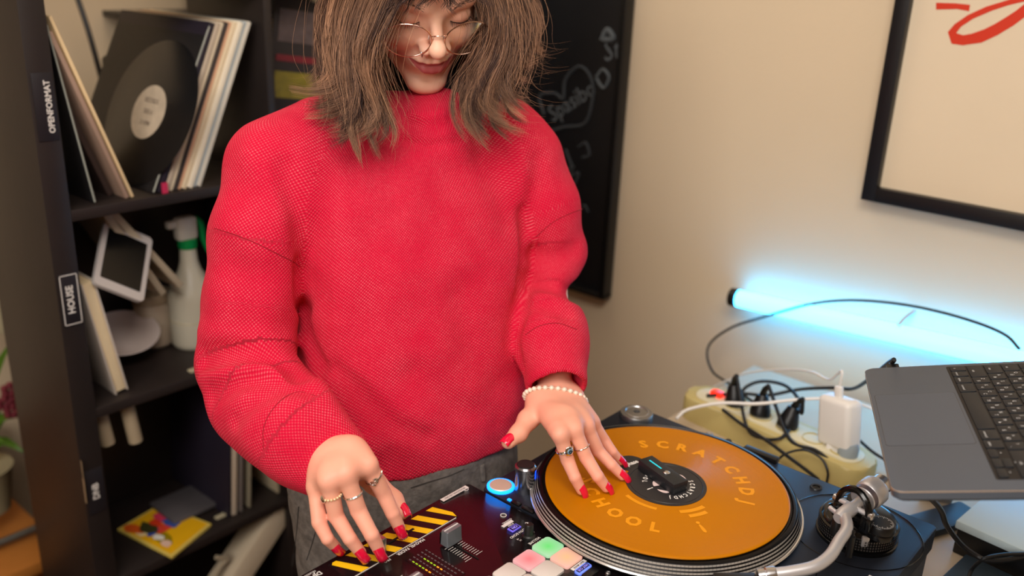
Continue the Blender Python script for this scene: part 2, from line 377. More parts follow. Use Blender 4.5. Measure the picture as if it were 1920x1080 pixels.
# controls on the deck
sb = lathe('start_stop_button', [(0, 0), (.0145, 0), (.0145, .003), (.0135, .004), (0, .0042)], (-.168, -.120, DZ), mat('spun_button', (224, 206, 186), .45, .35), tt)
lathe('button_light_ring', [(.0145, 0), (.0178, 0), (.0178, .0022), (.0165, .003), (.0145, .003), (.0145, 0)], (-.168, -.120, DZ), mat('blue_ring_led', (30, 140, 255), .4, emit=(10, 130, 255), es=4.), tt)
sl = lathe('strobe_light', [(0, 0), (.0125, 0), (.0125, .030), (.0135, .031), (.0135, .035), (.0115, .037), (0, .036)], (-.142, -.104, DZ), mat('strobe_silver', (150, 150, 155), .2, .95), tt)
lathe('strobe_cap', [(0, 0), (.0100, 0), (.0100, .002), (0, .002)], (-.142, -.104, DZ+.0365), mat('cap_smoked', (40, 34, 34), .5), sl)
box('strobe_window', (-.1395, -.0975, DZ+.018), (.006, .016, .022), mat('blue_strobe_led', (20, 90, 255), .3, emit=(10, 70, 255), es=3.5), sl, .002, Matrix.Rotation(a(-22), 3, 'Z'))
for x in (-.128, -.1085): box('pitch_button', (x, -.1355, DZ+.0015), (.0185 if x > -.12 else .013, .0065, .003), blks, tt, .0008)
box('speed_light', (-.1395, -.1355, DZ+.0012), (.005, .004, .002), mat('small_blue_led', (30, 140, 255), .4, emit=(10, 130, 255), es=3.), tt, .0005)
ad = lathe('record_adapter', [(.004, .004), (.005, .0085), (.0235, .0075), (.0245, .006), (.0245, 0), (0, 0)], (-.154, .166, DZ), mat('adapter_alloy', (150, 150, 150), .35, .9), tt)
tube('adapter_ridge', [(-.154+.017*math.cos(q), .166+.017*math.sin(q), DZ+.008) for q in np.linspace(0, 2*PI, 40, endpoint=False)], .0008, silver, ad, 5, closed=True)
# hinge sockets and knobs along the far edge
for px, py in ((1340, 806), (1372, 822)):
    p = SZ(px, py, DZ+.008); lathe('dust_cover_hinge', [(0, 0), (.006, 0), (.006, .008), (.004, .012), (0, .012)], (p[0], .186, DZ-.003), silver if px < 1350 else blks, tt)
box('hinge_bracket', (.035, .192, DZ+.003), (.05, .012, .008), blks, tt, .001)
lathe('arm_lift_hole', [(.0048, 0), (.0048, .0012), (.0075, .0012), (.0082, 0)], (.125, .171, DZ), blks, tt, n=32)
lathe('hole_bottom', [(0, 0), (.0048, 0), (0, .0002)], (.125, .171, DZ+.0002), blkg, tt, n=24)
T = Text(); T.add('PLX', (.262, .030, DZ+.0004), (1, 0, 0), (0, 1, 0), .018, 1., .04); T.build('deck_lettering', MATS['label_print_white'], tt)
# ---- tonearm
armw = mat('arm_satin_silver', (206, 204, 206), .42, .6)
ac = np.array((.205, .105)); Z = DZ
ta = lathe('tonearm_base', [(0, 0), (.047, 0), (.047, .004), (.044, .005), (.044, .006), (.0455, .0065), (.0455, .021), (.043, .022), (.041, .027), (.034, .030), (0, .030)], (*ac, Z), blkg, tt, n=72)
V = []; F = []; n = 90
for j in range(4):
    for i in range(n):
        a0 = 2*PI*i/n; a1 = a0+2*PI/n*.6; k = len(V); zz = Z+.0075+j*.0035
        for aa, z2 in ((a0, zz), (a1, zz), (a1, zz+.0024), (a0, zz+.0024)): V.append((ac[0]+.0461*math.cos(aa), ac[1]+.0461*math.sin(aa), z2))
        F.append((k, k+1, k+2, k+3))
mesh('knurled_ring', V, F, mat('knurl_grey', (96, 92, 90), .35, .7), ta)['kind'] = 'stuff'
def armP(px, py, z): return np.array(SZ(px, py, z))
box('height_lock_tab', armP(1622, 1015, Z+.02), (.009, .004, .014), armw, ta, .0015, Matrix.Rotation(a(40), 3, 'Z'))
# raised arm plate carrying gimbal and anti-skate dial
g0 = armP(1612, 962, Z+.035); dl = armP(1651, 990, Z+.036)
bm = bmesh.new(); dvec = dl-g0; angp = math.atan2(dvec[1], dvec[0]); Lp = math.hypot(dvec[0], dvec[1])
addprism(bm, [(math.cos(q)*.022, math.sin(q)*.022) for q in np.linspace(PI/2, 3*PI/2, 12)]+[(Lp+math.cos(q)*.0165, math.sin(q)*.0165) for q in np.linspace(-PI/2, PI/2, 12)], Z+.027, Z+.034, Matrix.Rotation(angp, 3, 'Z'), (g0[0], g0[1], 0), .001)
bmobj('arm_plate', bm, blkg, ta, True)
ds = lathe('anti_skate_dial', [(0, 0), (.0155, 0), (.0155, .008), (.0145, .0095), (0, .0095)], (dl[0], dl[1], Z+.034), blks, ta)
V = []; F = []
for i in range(44):
    q = 2*PI*i/44; k = len(V); r0 = .0115 if i % 4 else .0095
    for rr, s in ((r0, -.0003), (.0135, -.0003), (.0135, .0003), (r0, .0003)):
        V.append((dl[0]+rr*math.cos(q)-s*math.sin(q), dl[1]+rr*math.sin(q)+s*math.cos(q), Z+.0437))
    F.append((k, k+1, k+2, k+3))
mesh('dial_scale', V, F, MATS['label_print_white'], ds)
lathe('pivot_column', [(0, 0), (.019, 0), (.019, .004), (.014, .006), (.014, .014), (.017, .016), (.017, .019), (0, .019)], (g0[0], g0[1], Z+.034), blks, ta)
# gimbal yoke: arch over the arm
G = armP(1600, 950, Z+.062); E1 = armP(1440, 1074, Z+.032)
ad_ = E1-G; ad_[2] = 0; ad_ /= np.linalg.norm(ad_)
elb = armP(1598, 968, Z+.060)
side = np.array((-ad_[1], ad_[0], 0.)); up = np.array((0, 0, 1.))
arch = [G+side*.020*math.cos(t)+up*(.026*math.sin(t)-.004) for t in np.linspace(-.25, PI+.25, 14)]
bm = bmesh.new(); addtube(bm, arch, .0042, 8); bmobj('gimbal_yoke', bm, blkg, ta, True)
box('gimbal_block', G+side*.019-up*.012, (.012, .012, .022), blkg, ta, .003)
box('gimbal_block', G-side*.019-up*.012, (.010, .010, .020), blkg, ta, .003)
for s in (1, -1): lathe('bearing_screw', [(0, 0), (.0045, 0), (.0045, .004), (.003, .005), (0, .005)], G+side*s*.021, silver, ta, side*s, 24)
tube('bearing_axle', [G-side*.021, G+side*.021], .0034, armw, ta, 16)
# counterweight
cwd = armP(1648, 912, Z+.070)-G; cwd /= np.linalg.norm(cwd)
tube('rear_shaft', [G-cwd*.005, G+cwd*.022], .006, armw, ta, 20)
cw = lathe('counterweight', [(0, 0), (.0145, 0), (.0155, .001), (.0155, .008), (.0165, .009), (.0175, .013), (.0175, .026), (.0165, .028), (0, .028)], G+cwd*.018, armw, ta, cwd, 48)
lathe('weight_scale_ring', [(.0158, .001), (.0158, .0078)], G+cwd*.018, mat('scale_grey', (120, 110, 118), .4, .6), cw, cwd, 48)
lathe('weight_stub', [(0, 0), (.012, 0), (.012, .014), (.010, .016), (0, .016)], G+cwd*.046, silver, ta, cwd, 40)
# arm tube: S shape
lathe('arm_collar', [(0, 0), (.0085, 0), (.0085, .018), (.0062, .026), (0, .026)], G+np.array(-cwd)*.004, armw, ta, -cwd, 32)
pts = [G-cwd*.018, armP(1588, 990, Z+.058), armP(1573, 1015, Z+.052), armP(1556, 1042, Z+.046), armP(1528, 1062, Z+.042), armP(1485, 1072, Z+.038), armP(1440, 1078, Z+.034)]
tube('arm_tube', pts, .0066, armw, ta, 20, sm=40)
e = pts[-1]; ed = pts[-1]-pts[-2]; ed /= np.linalg.norm(ed)
hs = lathe('headshell_collar', [(0, 0), (.0080, 0), (.0085, .001), (.0085, .010), (.0070, .011), (.0078, .012), (.0078, .019), (0, .019)], e-ed*.008, silver, ta, ed, 40)
box('headshell', e+ed*.034, (.045, .018, .004), blks, ta, .001, Matrix.Rotation(math.atan2(ed[1], ed[0]), 3, 'Z'))
box('cartridge', e+ed*.036-up*.009, (.026, .016, .014), blkg, ta, .002, Matrix.Rotation(math.atan2(ed[1], ed[0]), 3, 'Z'))
# arm rest with clip and cueing lever
rp = armP(1592, 1000, Z+.05)
tube('arm_rest_post', [(rp[0]+.004, rp[1], Z+.022), (rp[0]+.004, rp[1], Z+.048)], .004, blks, ta, 12)
clip = [pts[1]+side*.0085*math.cos(t)+up*.0085*math.sin(t) for t in np.linspace(-PI*.85, PI*.05, 12)]
tube('arm_rest_clip', clip, .0022, blks, ta, 8)
cu = armP(1572, 975, Z+.04)
lathe('lift_column', [(0, 0), (.007, 0), (.007, .018), (.0055, .02), (0, .02)], (cu[0], cu[1], Z+.022), blks, ta)
lift = [armP(1560+12*math.cos(t), 962+16*math.sin(t), Z+.048) for t in np.linspace(PI*.55, PI*1.6, 12)]
tube('cue_lift_arc', lift, .0022, blkg, ta, 8)
tube('lift_pin', [armP(1556, 952, Z+.05), armP(1573, 965, Z+.05)], .003, armw, ta, 12)
tube('cueing_lever', [armP(1580, 1000, Z+.036), armP(1590, 1012, Z+.034), armP(1602, 1003, Z+.04)], .0018, armw, ta, 8, sm=8)

# ------------------------------------------------------------------ mixer
mx = thing('dj_mixer', 'black two-channel mixer with yellow hazard stripes and lit square pads', 'mixer', (0, -.27, .86))
MX0, MX1, MY0, MY1 = -.203, .21, -.409, -.143
plum = mat('mixer_top_gloss', (20, 16, 18), .22, .2, coat=.3)
prism('case', rrect((MX0+MX1)/2, (MY0+MY1)/2, MX1-MX0, MY1-MY0, .003), .872, DZ-.003, mat('mixer_side', (20, 19, 21), .45, .3), mx)
prism('faceplate', rrect((MX0+MX1)/2, (MY0+MY1)/2, MX1-MX0, MY1-MY0, .003), DZ-.003, DZ, plum, mx, bev=.0006)
for x in (-.17, .17):
    for y in (-.38, -.17): lathe('foot', [(0, 0), (.012, 0), (.012, .012), (0, .012)], (x, y, .86), blks, mx, n=24)
xd, yd = (0, -1, 0), (1, 0, 0)          # print reads from the player's side
white = mat('print_white', (222, 218, 214), .5); zt = DZ+.0004
yel = mat('hazard_yellow', (246, 196, 22), .45)
panel = box('hazard_panel', (-.179, -.2885, DZ+.0002), (.036, .166, .0004), mat('panel_black', (24, 18, 20), .3), mx)
xa, xb = -.1965, -.1615
for k in range(7):
    y0 = -.213-.0247*k; w_ = .0115; P = [(xa, y0), (xa, y0-w_), (xb, y0-w_+.018), (xb, y0+.018)]
    if k == 0: P = [(xa, y0), (xa, y0-w_), (xb, y0-w_+.018), (xb, y0+.0065), (xb-.010, y0+.0095)]
    if k == 6: P = [(xa, y0), (xa, y0-.005), (xa+.003, y0-.008), (xb, y0-w_+.018), (xb, y0+.018)]
    mesh('hazard_stripe', [(x, y, DZ+.0006) for x, y in P], [list(range(len(P)))], yel, panel)
box('panel_edge_line', (-.1605, -.2885, DZ+.0003), (.0008, .160, .0006), white, panel)
box('crossfader_slot', (-.1795, -.288, DZ+.0009), (.0032, .056, .0006), mat('slot_black', (4, 4, 4), .6), panel, .0002)
ck = box('crossfader_knob', (-.178, -.317, DZ+.011), (.021, .010, .020), silver, mx, .0018)
T = Text()
T.add('MAGVEL FADER', (-.1565, -.286, zt), xd, yd, .0062, .95, .02); T.add('PRO', (-.1565, -.3215, zt), xd, yd, .0052, .9, .01)
T.add('DJM-S7', (-.1925, -.397, zt), xd, yd, .0085, .95, .03); T.add('PROFESSIONAL', (-.199, -.399, zt), xd, yd, .0042, .8, 0)
T.add('SAMPLER', (-.0575, -.178, zt), xd, yd, .0052, .95, .02); T.add('VOLUME', (-.0635, -.178, zt), xd, yd, .0052, .95, .02)
T.add('SMOOTH ECHO', (-.0865, -.176, zt), xd, yd, .0052, .95, .02)
T.add('L', (-.0755, -.1655, zt), xd, yd, .004); T.add('H', (-.0755, -.1885, zt), xd, yd, .004); T.add('-4', (-.079, -.189, zt), xd, yd, .004, 1, .02)
T.add('PUSH', (-.104, -.1735, zt), xd, yd, .0042, .9, .02); T.add('CHANNEL', (-.112, -.171, zt), xd, yd, .0038, .9, .02)
T.build('panel_lettering', white, mx)
lathe('headphone_mark', [(.003, 0), (.003, .0004), (.004, .0004), (.004, 0)], (-.1235, -.1645, DZ), white, mx, n=24)
lathe('corner_mark', [(.0028, 0), (.0028, .0004), (.0036, .0004), (.0036, 0)], (-.196, -.155, DZ), white, mx, n=24)
bt = box('echo_button', (-.096, -.176, DZ+.0008), (.009, .0155, .0016), mat('button_blue_lit', (108, 98, 210), .4, emit=(95, 85, 230), es=.5), mx, .0004)
box('button_face', (-.096, -.176, DZ+.0017), (.0060, .0120, .0006), mat('button_dark', (26, 20, 40), .4), bt)
T = Text(); T.add('ON', (-.096, -.176, DZ+.0022), xd, yd, .0055, 1, .03); T.build('button_lettering', mat('lit_violet', (150, 140, 240), .4, emit=(140, 130, 250), es=.6), bt)
box('print_strip', (-.108, -.1745, zt), (.0045, .018, .0004), white, mx)
# white notice sticker along the near edge
sk = box('white_sticker', (-.1985, -.1725, DZ+.0006), (.0065, .045, .0004), mat('sticker_white', (225, 220, 214), .6), mx)
T = Text(); T.add('PROFESSIONAL USE ONLY', (-.1985, -.1725, DZ+.001), xd, yd, .0040, .78, .01); T.build('sticker_lettering', mat('ink_dark', (60, 40, 45), .6), sk)
# channel faders with their scales
def fader(yc, x_knob, named):
    T = Text()
    for i in range(10):
        x = -.1255+i*.0036; L = .0105 if i in (0, 9) else .0085
        for s in (1, -1): T.quad([(x-.0003, yc+s*.0035, zt), (x+.0003, yc+s*.0035, zt), (x+.0003, yc+s*(.0035+L), zt), (x-.0003, yc+s*(.0035+L), zt)])
    T.build('fader_scale', white, mx)
    box('fader_slot', (-.108, yc, DZ+.0004), (.044, .0016, .0006), MATS['slot_black'], mx)
    bm = bmesh.new(); o = (x_knob, yc, DZ+.002)
    for f in (1,): addprism(bm, rrect(0, 0, .0125, .0235, .0014), 0, .019, None, o, .001)
    for v in bm.verts:
        if v.co.z > DZ+.015: v.co.x = x_knob+(v.co.x-x_knob)*.78
    k = bmobj('fader_knob', bm, mat('fader_grey', (126, 132, 138), .32, .5), mx, True)
    box('knob_line', (x_knob-.0005, yc, DZ+.0213), (.0013, .0215, .0008), white, k)
    box('knob_black_side', (x_knob-.0066, yc, DZ+.0095), (.0012, .0238, .0150), blkg, k, .0004)
fader(-.2485, -.1290, 'a'); fader(-.341, -.0950, 'b')
# level meter leds
mp = box('meter_panel', (-.111, -.2915, DZ+.0002), (.064, .030, .0004), mat('meter_black', (18, 12, 14), .25), mx)
cols = {'g': mat('led_green', (150, 190, 40), .4, emit=(150, 200, 40), es=.7), 'o': mat('led_amber', (250, 170, 50), .4, emit=(255, 160, 40), es=.9), 'd': mat('led_unlit', (96, 84, 86), .4)}
for r, row in enumerate(('dggggoodddd', 'dddddddddddd', 'ddggggooddd', 'ddddddddddd', 'dddddddddddd')):
    for i, ch in enumerate(row):
        box('meter_led', (-.139+i*.0052, -.303+r*.0062-(0), DZ+.0007), (.0030, .0013, .0005), cols[ch], mp)
# performance pads
pc = [('green', -.0430, -.1780, (160, 226, 170), (0, 232, 84)), ('pink', -.0430, -.2115, (246, 172, 172), (250, 92, 104)), ('orange', -.0155, -.1790, (250, 178, 160), (250, 186, 118))]
def pad(x, y, lit=None):
    if lit:
        m = mat('pad_lit_'+lit[0], lit[3], .45, emit=lit[4], es=.45); nt = m.node_tree; b = nt.nodes['Principled BSDF']
        tc = nt.nodes.new('ShaderNodeNewGeometry'); v = nt.nodes.new('ShaderNodeVectorMath'); v.operation = 'DISTANCE'
        v.inputs[1].default_value = (x, y, DZ+.003); nt.links.new(tc.outputs['Position'], v.inputs[0])
        mr = nt.nodes.new('ShaderNodeMapRange'); mr.inputs[1].default_value = .001; mr.inputs[2].default_value = .019; mr.inputs[3].default_value = 0.; mr.inputs[4].default_value = 1.
        nt.links.new(v.outputs['Value'], mr.inputs[0])
        b.inputs['Base Color'].default_value = (.16, .15, .15, 1)
        cm = nt.nodes.new('ShaderNodeMix'); cm.data_type = 'RGBA'; cm.inputs[6].default_value = srgb(*lit[4]); cm.inputs[7].default_value = srgb(*lit[3]); nt.links.new(mr.outputs[0], cm.inputs[0]); nt.links.new(cm.outputs[2], b.inputs['Emission Color']); b.inputs['Emission Strength'].default_value = 1.15
    else: m = mat('pad_unlit', (214, 206, 200), .45)
    bm = bmesh.new(); addprism(bm, rrect(x, y, .0262, .0300, .0035), DZ, DZ+.003, bev=.0006); bmobj('pad', bm, m, mx, True)
for p in pc: pad(p[1], p[2], p)
for x, y in ((-.0430, -.2450), (-.0430, -.2785), (-.0155, -.2125), (-.0155, -.2460), (-.0155, -.2795)): pad(x, y)
hc = prism('hot_cue_button', rrect(.010, -.1810, .0095, .0230, .003), DZ, DZ+.0022, mat('hot_cue_blue', (110, 140, 240), .4, emit=(90, 120, 255), es=.6), mx, bev=.0005)
box('button_face', (.0095, -.1810, DZ+.0023), (.0050, .0190, .0006), blks, hc)
T = Text(); T.add('HOT CUE', (.0095, -.1810, DZ+.0028), xd, yd, .0042, .9, .03); T.build('button_lettering', MATS['lit_violet'], hc)
box('print_strip', (.0015, -.1780, zt), (.0048, .0245, .0004), white, mx)
T = Text(); T.add('BEAT MODE', (.0015, -.1780, zt+.0004), xd, yd, .0036, .9, .02); T.build('strip_lettering', MATS['ink_dark'], mx)
for y in (-.2115, -.243): prism('mode_button', rrect(.020, y+.03, .0095, .0220, .002), DZ, DZ+.002, blks, mx, bev=.0005)
lathe('panel_screw', [(0, 0), (.0032, 0), (.0032, .001), (.0018, .0014), (.0016, .0008), (0, .0008)], (.0335, -.166, DZ), silver, mx, n=24)
def knob(x, y, r=.0062, h=.018):
    k = lathe('rotary_knob', [(0, 0), (r*1.3, 0), (r*1.3, .003), (r, .0045), (r*.82, h-.001), (r*.7, h), (0, h)], (x, y, DZ), mat('knob_rubber', (22, 22, 22), .4), mx, n=28)
    tube('knob_pointer', [(x-r*1.0, y, DZ+.005), (x-r*.86, y, DZ+h-.001), (x-r*.3, y, DZ+h+.0004)], .0008, white, k, 6)
knob(-.073, -.177)
for x in (.07, .105, .14):
    for y in (-.18, -.215, -.337, -.372): knob(x, y)
# ================================================================== laptop on its stand
LM = Matrix(((.4323, .8776, -.2073), (-.9011, .4293, -.0618), (.0347, .2135, .9763)))
LO = Vector((.1511, .1914, 1.1327))
def lp(x, y, z=0): return LO+LM@Vector((x/1000, y/1000, z/1000))
alu = mat('space_grey_aluminium', (98, 107, 121), .45, .6, bump=.05, bscale=1500)
lt = thing('laptop', 'space grey laptop with black keys raised on a stand above the deck', 'laptop', lp(156, 110, -15))
def lprism(name, P, z0, z1, m, parent, bev=0.): return prism(name, [(a_/1000, b_/1000) for a_, b_ in P], z0/1000, z1/1000, m, parent, LM, LO, bev/1000)
base = lprism('base', rrect(156.3, 110.5, 312.6, 221, 11), -8.5, 0, alu, lt, .7)
lprism('bottom_shell', rrect(156.3, 110.5, 307, 215, 10), -11.5, -8.5, mat('shell_dark_grey', (60, 58, 58), .5, .5), lt)  # bottom shell in a darker grey than the base
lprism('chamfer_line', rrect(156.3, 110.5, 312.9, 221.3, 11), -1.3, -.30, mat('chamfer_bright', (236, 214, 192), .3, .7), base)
lprism('keyboard_well', rrect(150, 150, 286, 117, 3), -.3, .12, mat('well_black', (40, 39, 41), .5, .5), lt)
tpad = lprism('trackpad_gap', rrect(151, 46.5, 133, 84.5, 4), -.2, .08, mat('gap_dark', (60, 57, 56), .5), lt)
lprism('trackpad', rrect(151, 46.5, 132, 83.6, 4), -.2, .16, mat('trackpad_grey', (95, 104, 118), .40, .5), lt)
keym = mat('key_black', (20, 25, 32), .45)
T = Text(); xdl = LM@Vector((1, 0, 0)); ydl = LM@Vector((0, 1, 0))
def key(x0, x1, row, a_='', b_='', frac=(0, 1)):
    y0 = 94.8+18.5*row; y0, y1 = y0+16.6*frac[0], y0+16.6*frac[1]
    lprism('key', rrect((x0+x1)/2, (y0+y1)/2, x1-x0, y1-y0, 1.6, 3), .1, 1.3, keym, lt, .3)
    if a_:
        w = len(a_) > 1 and not b_
        T.add(a_, lp((x0+x1)/2-(0 if w or not b_ else 3), y0+(5 if w else 10.5), 1.36), xdl, ydl, .0036 if w else .0052, 1)
    if b_: T.add(b_, lp((x0+x1)/2+3, y0+5, 1.36), xdl, ydl, .0050, 1)
for x0, x1, s in ((9.5, 24, 'fn'), (26.5, 41, 'control'), (43.5, 61, 'option'), (63.5, 87.5, 'command'), (90.3, 185, ''), (188, 209.5, 'command'), (212, 229.5, 'option')): key(x0, x1, 0, s)
key(232, 249.5, 0, '\u25c2', frac=(0, .48)) ; key(252, 270, 0, '\u25b4', frac=(.52, 1)); key(252, 270, 0, '', frac=(0, .48)); key(272.5, 290, 0, '\u25b8', frac=(0, .48))
for row, x0, en, ru in ((1, 47, 'ZXCVBNM<>?', 'ЯЧСМИТЬБЮ,'), (2, 38, 'ASDFGHJKL:"', 'ФЫВАПРОЛДЖЭ'), (3, 33, 'QWERTYUIOP[]', 'ЙЦУКЕНГШЩЗХЪ'), (4, 27.5, '1234567890-=', '')):
    key(9.5, x0-2, row, {1: 'shift', 2: 'caps', 3: 'tab', 4: '`'}[row])
    for i, ch in enumerate(en): key(x0+i*18.9, x0+i*18.9+16.5, row, ch, ru[i] if ru else '')
    e_ = x0+len(en)*18.9; key(e_, 290, row, {1: 'shift', 2: 'return', 3: '\\', 4: 'delete'}[row])
for i in range(14): key(9.5+i*20.1, 9.5+i*20.1+17.8, 5)
T.build('key_lettering', mat('key_print', (214, 216, 218), .5), lt)
for y in (18, 34, 176): lprism('side_port', rrect(-.2, y, 1.2, 8, .5, 2), -9, -5, MATS['slot_black'], lt)
bm = bmesh.new(); hd = LM@Matrix.Rotation(math.radians(70), 3, 'X')
addprism(bm, [(x/1000, y/1000) for x, y in rrect(156.3, 110.5, 312.6, 221, 11)], -.004, 0, hd, lp(0, 222, 4)); bmobj('lid', bm, alu, lt, True)
bm = bmesh.new(); addprism(bm, [(x/1000, y/1000) for x, y in rrect(156.3, 112, 302, 206, 5)], 0, .0006, hd, lp(0, 222, 4)); bmobj('screen', bm, blkg, lt, True)
# plug at the laptop's left-front edge and at front corner
usb = thing('usb_plug', 'black plug with a blue-lit end in the far side edge of the laptop', 'plug', lp(6, -5, -8))
prism('plug_body', [(a_/1000, b_/1000) for a_, b_ in rrect(-9, 34, 16, 14, 2)], -.011, -.002, blks, usb, LM, LO)
tube('plug_boot', [lp(-17, 34, -6), lp(-28, 34, -6)], .0032, blks, usb, 12)
# laptop stand: two grey bent arms with a slotted foot
sd = thing('laptop_stand', 'grey metal laptop stand with a slotted arm between deck and wall', 'stand', (.24, .35, .86))
stm = mat('stand_grey', (150, 156, 162), .4, .6)
Rz = Matrix.Rotation(math.radians(25), 3, 'Z')
box('stand_arm', (.222, .408, .965), (.045, .008, .22), stm, sd, .003, Matrix.Rotation(math.radians(25), 3, 'Z')@Matrix.Rotation(math.radians(14), 3, 'X'))
box('arm_slot', (.2215, .4015, .925), (.007, .008, .014), blkg, sd, .001, Matrix.Rotation(math.radians(25), 3, 'Z')@Matrix.Rotation(math.radians(14), 3, 'X'))
box('stand_arm', (.44, .20, .97), (.045, .008, .24), stm, sd, .003, Matrix.Rotation(math.radians(25), 3, 'Z'))
box('stand_foot', (.236, .370, .866), (.045, .13, .012), mat('stand_dark', (66, 74, 82), .5, .4), sd, .004, Matrix.Rotation(math.radians(-24), 3, 'Z'))
box('stand_foot', (.45, .22, .866), (.045, .15, .012), MATS['stand_dark'], sd, .004, Matrix.Rotation(math.radians(-24), 3, 'Z'))
pc_ = lp(156, 110, -17)
box('stand_plate', pc_, (.25, .10, .006), stm, sd, .002, LM)
# white boards / boxes on the right of the table
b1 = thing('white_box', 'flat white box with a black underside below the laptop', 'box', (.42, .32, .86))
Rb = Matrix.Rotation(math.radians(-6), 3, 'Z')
box('box_lid', (.428, .405, .904), (.30, .22, .012), mat('box_white_cyan_spill', (196, 216, 222), .5), b1, .002, Rb)  # cyan spill of the tube light is mixed into the white
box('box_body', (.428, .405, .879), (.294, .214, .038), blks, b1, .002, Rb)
b2 = thing('white_panelling', 'long white trunking lying along the wall under the laptop', 'panelling', (.42, .60, .86))  # plain white panel along the wall, no cables run inside
box('panel_board', (.42, .60, .885), (.46, .05, .05), mat('panel_pale', (198, 205, 206), .45), b2, .004)
box('panel_rail', (.42, .570, .866), (.46, .012, .012), stm, b2, .002)
b3 = thing('audio_interface', 'dark blue-grey metal device in front of the white box', 'device', (.40, .2, .86))
box('device_case', (.385, .238, .868), (.20, .10, .016), mat('device_slate', (52, 66, 78), .4, .4), b3, .002, Rb)
box('device_front_strip', (.40, .184, .872), (.15, .006, .024), MATS['box_white_cyan_spill'], b3, .001, Rb)
# ================================================================== power strip, plugs, charger, cables
ps = thing('power_strip', 'cream power strip with a red lit switch on the table by the wall', 'power strip', (-.04, .405, .86))
cream = mat('strip_cream', (196, 178, 116), .45)
pa = np.array((-.200, .425)); pb = np.array((.118, .392)); pang = math.atan2(*(pb-pa)[::-1]); pm = (pa+pb)/2; PR = Matrix.Rotation(pang, 3, 'Z')
prism('strip_body', rrect(0, 0, .335, .080, .030), 0, .040, cream, ps, PR, (pm[0], pm[1], .86), .006)
def onps(u, v, z=0): q = PR@Vector((u, v, 0)); return (pm[0]+q.x, pm[1]+q.y, .900+z)
prism('strip_top', rrect(0, 0, .300, .052, .022), 0, .0025, mat('strip_top_ivory', (216, 208, 176), .5), ps, PR, onps(0, 0), .001)
sw = prism('switch', rrect(0, 0, .022, .016, .003), 0, .009, mat('switch_red', (255, 40, 10), .3, emit=(255, 30, 5), es=2.2), ps, PR, onps(-.118, .006), .002)
for i in range(5): lathe('socket', [(.0185, 0), (.0185, .003), (.0165, .003), (.0165, -.001), (0, -.001)], onps(-.075+i*.048, 0, .001), cream, ps, n=28)
def plug(u, label, tilt=0., lean=0.):
    p = thing('power_plug', label, 'plug', onps(u, 0, .003), 'black power plugs in the strip')
    o = Vector(onps(u, 0, .003)); axp = Vector((tilt, lean, 1)).normalized()
    lathe('plug_body', [(0, 0), (.0165, 0), (.017, .008), (.013, .022), (.009, .034), (0, .036)], o, blks, p, axp, 28)
    tube('strain_relief', [o+axp*.034, o+axp*.046+Vector((.004, -.004, 0)), o+axp*.056+Vector((.012, -.010, 0))], [.006, .005, .004], blks, p, 10)
    return o+axp*.056+Vector((.012, -.010, 0))
q1 = plug(-.078, 'black power plug nearest the red switch', -.25, .1)
q2 = plug(-.030, 'black power plug in the middle of the power strip', -.1, .25)
q3 = plug(.020, 'black power plug next to the white charger', .1, .3)
ch = thing('charger', 'white square power adapter plugged upright into the strip end', 'charger', onps(.075, 0, .003))
cR = Matrix.Rotation(math.radians(-20), 3, 'Z')@Matrix.Rotation(math.radians(-9), 3, 'Y')
box('charger_body', (.062, .402, .945), (.062, .034, .080), mat('charger_white', (232, 228, 222), .35), ch, .009, cR, 4)
box('plug_base', (.066, .399, .905), (.026, .026, .012), MATS['charger_white'], ch, .003)
box('cable_head', (.052, .405, .992), (.013, .009, .018), MATS['charger_white'], ch, .003, cR)
ch2 = thing('blue_plug', 'round pale plug beside the white charger at the strip end', 'plug', onps(.135, .0, .003))
lathe('plug_body', [(0, 0), (.015, 0), (.0155, .012), (.012, .02), (0, .021)], onps(.128, -.004, .003), mat('plug_grey', (150, 160, 165), .5), ch2, n=28)
cab = mat('cable_black', (20, 20, 22), .5)
def cable(label, P, r=.0026, m=None, name='cable', n=60, group=None):
    o = tube(name, P, r, m or cab, None, 8, sm=n); meta(o, label, 'cable', group); return o
cable('long black cable arching over the glowing tube light down to the strip',
      [SY(1912, 655, .615), SY(1880, 625, .62), SY(1800, 595, .63), SY(1700, 572, .635), SY(1600, 563, .638), SY(1520, 570, .638), SY(1440, 592, .636), SY(1370, 615, .63), SY(1328, 650, .62), SY(1335, 695, .59), SY(1372, 722, .54), SZ(1400, 745, .905), SZ(1440, 770, .902)], .0024)
cable('white thin cable looping from the charger top towards the wall', [(.052, .405, 1.0), (.050, .407, 1.025), SY(1555, 712, .43), SY(1520, 697, .46), SY(1470, 693, .5), SY(1400, 700, .54), SY(1340, 725, .56), SY(1300, 748, .55)], .0021, MATS['charger_white'])
cable('white cable running over the power strip from deck edge to the laptop', [SZ(1268, 785, .903), SZ(1290, 768, .912), SZ(1350, 756, .93), SZ(1420, 757, .94), SZ(1490, 750, .95), SZ(1550, 748, .96), SZ(1610, 758, .96), SZ(1660, 775, .96)], .0026, MATS['charger_white'])
cable('black cable running level along the wall into the laptop plug', [SZ(1325, 742, .905), SZ(1390, 738, .91), SZ(1440, 741, .915), SZ(1500, 730, .93), SZ(1560, 727, .95), SZ(1605, 727, .97), lp(-40, 34, -8), lp(-27, 34, -6)], .0030)
cable('black cable looping high beside the wall and down into a plug', [SZ(1385, 745, .905), SZ(1400, 725, .915), SZ(1430, 715, .925), SZ(1470, 722, .93), SZ(1495, 745, .93), SZ(1503, 775, .93), np.array(q3)], .0030)
cable('black cable from the plug nearest the red switch sagging to the table', [q1, SZ(1400, 800, .90), SZ(1430, 822, .895), SZ(1462, 822, .905), SZ(1480, 806, .91)], .0028)
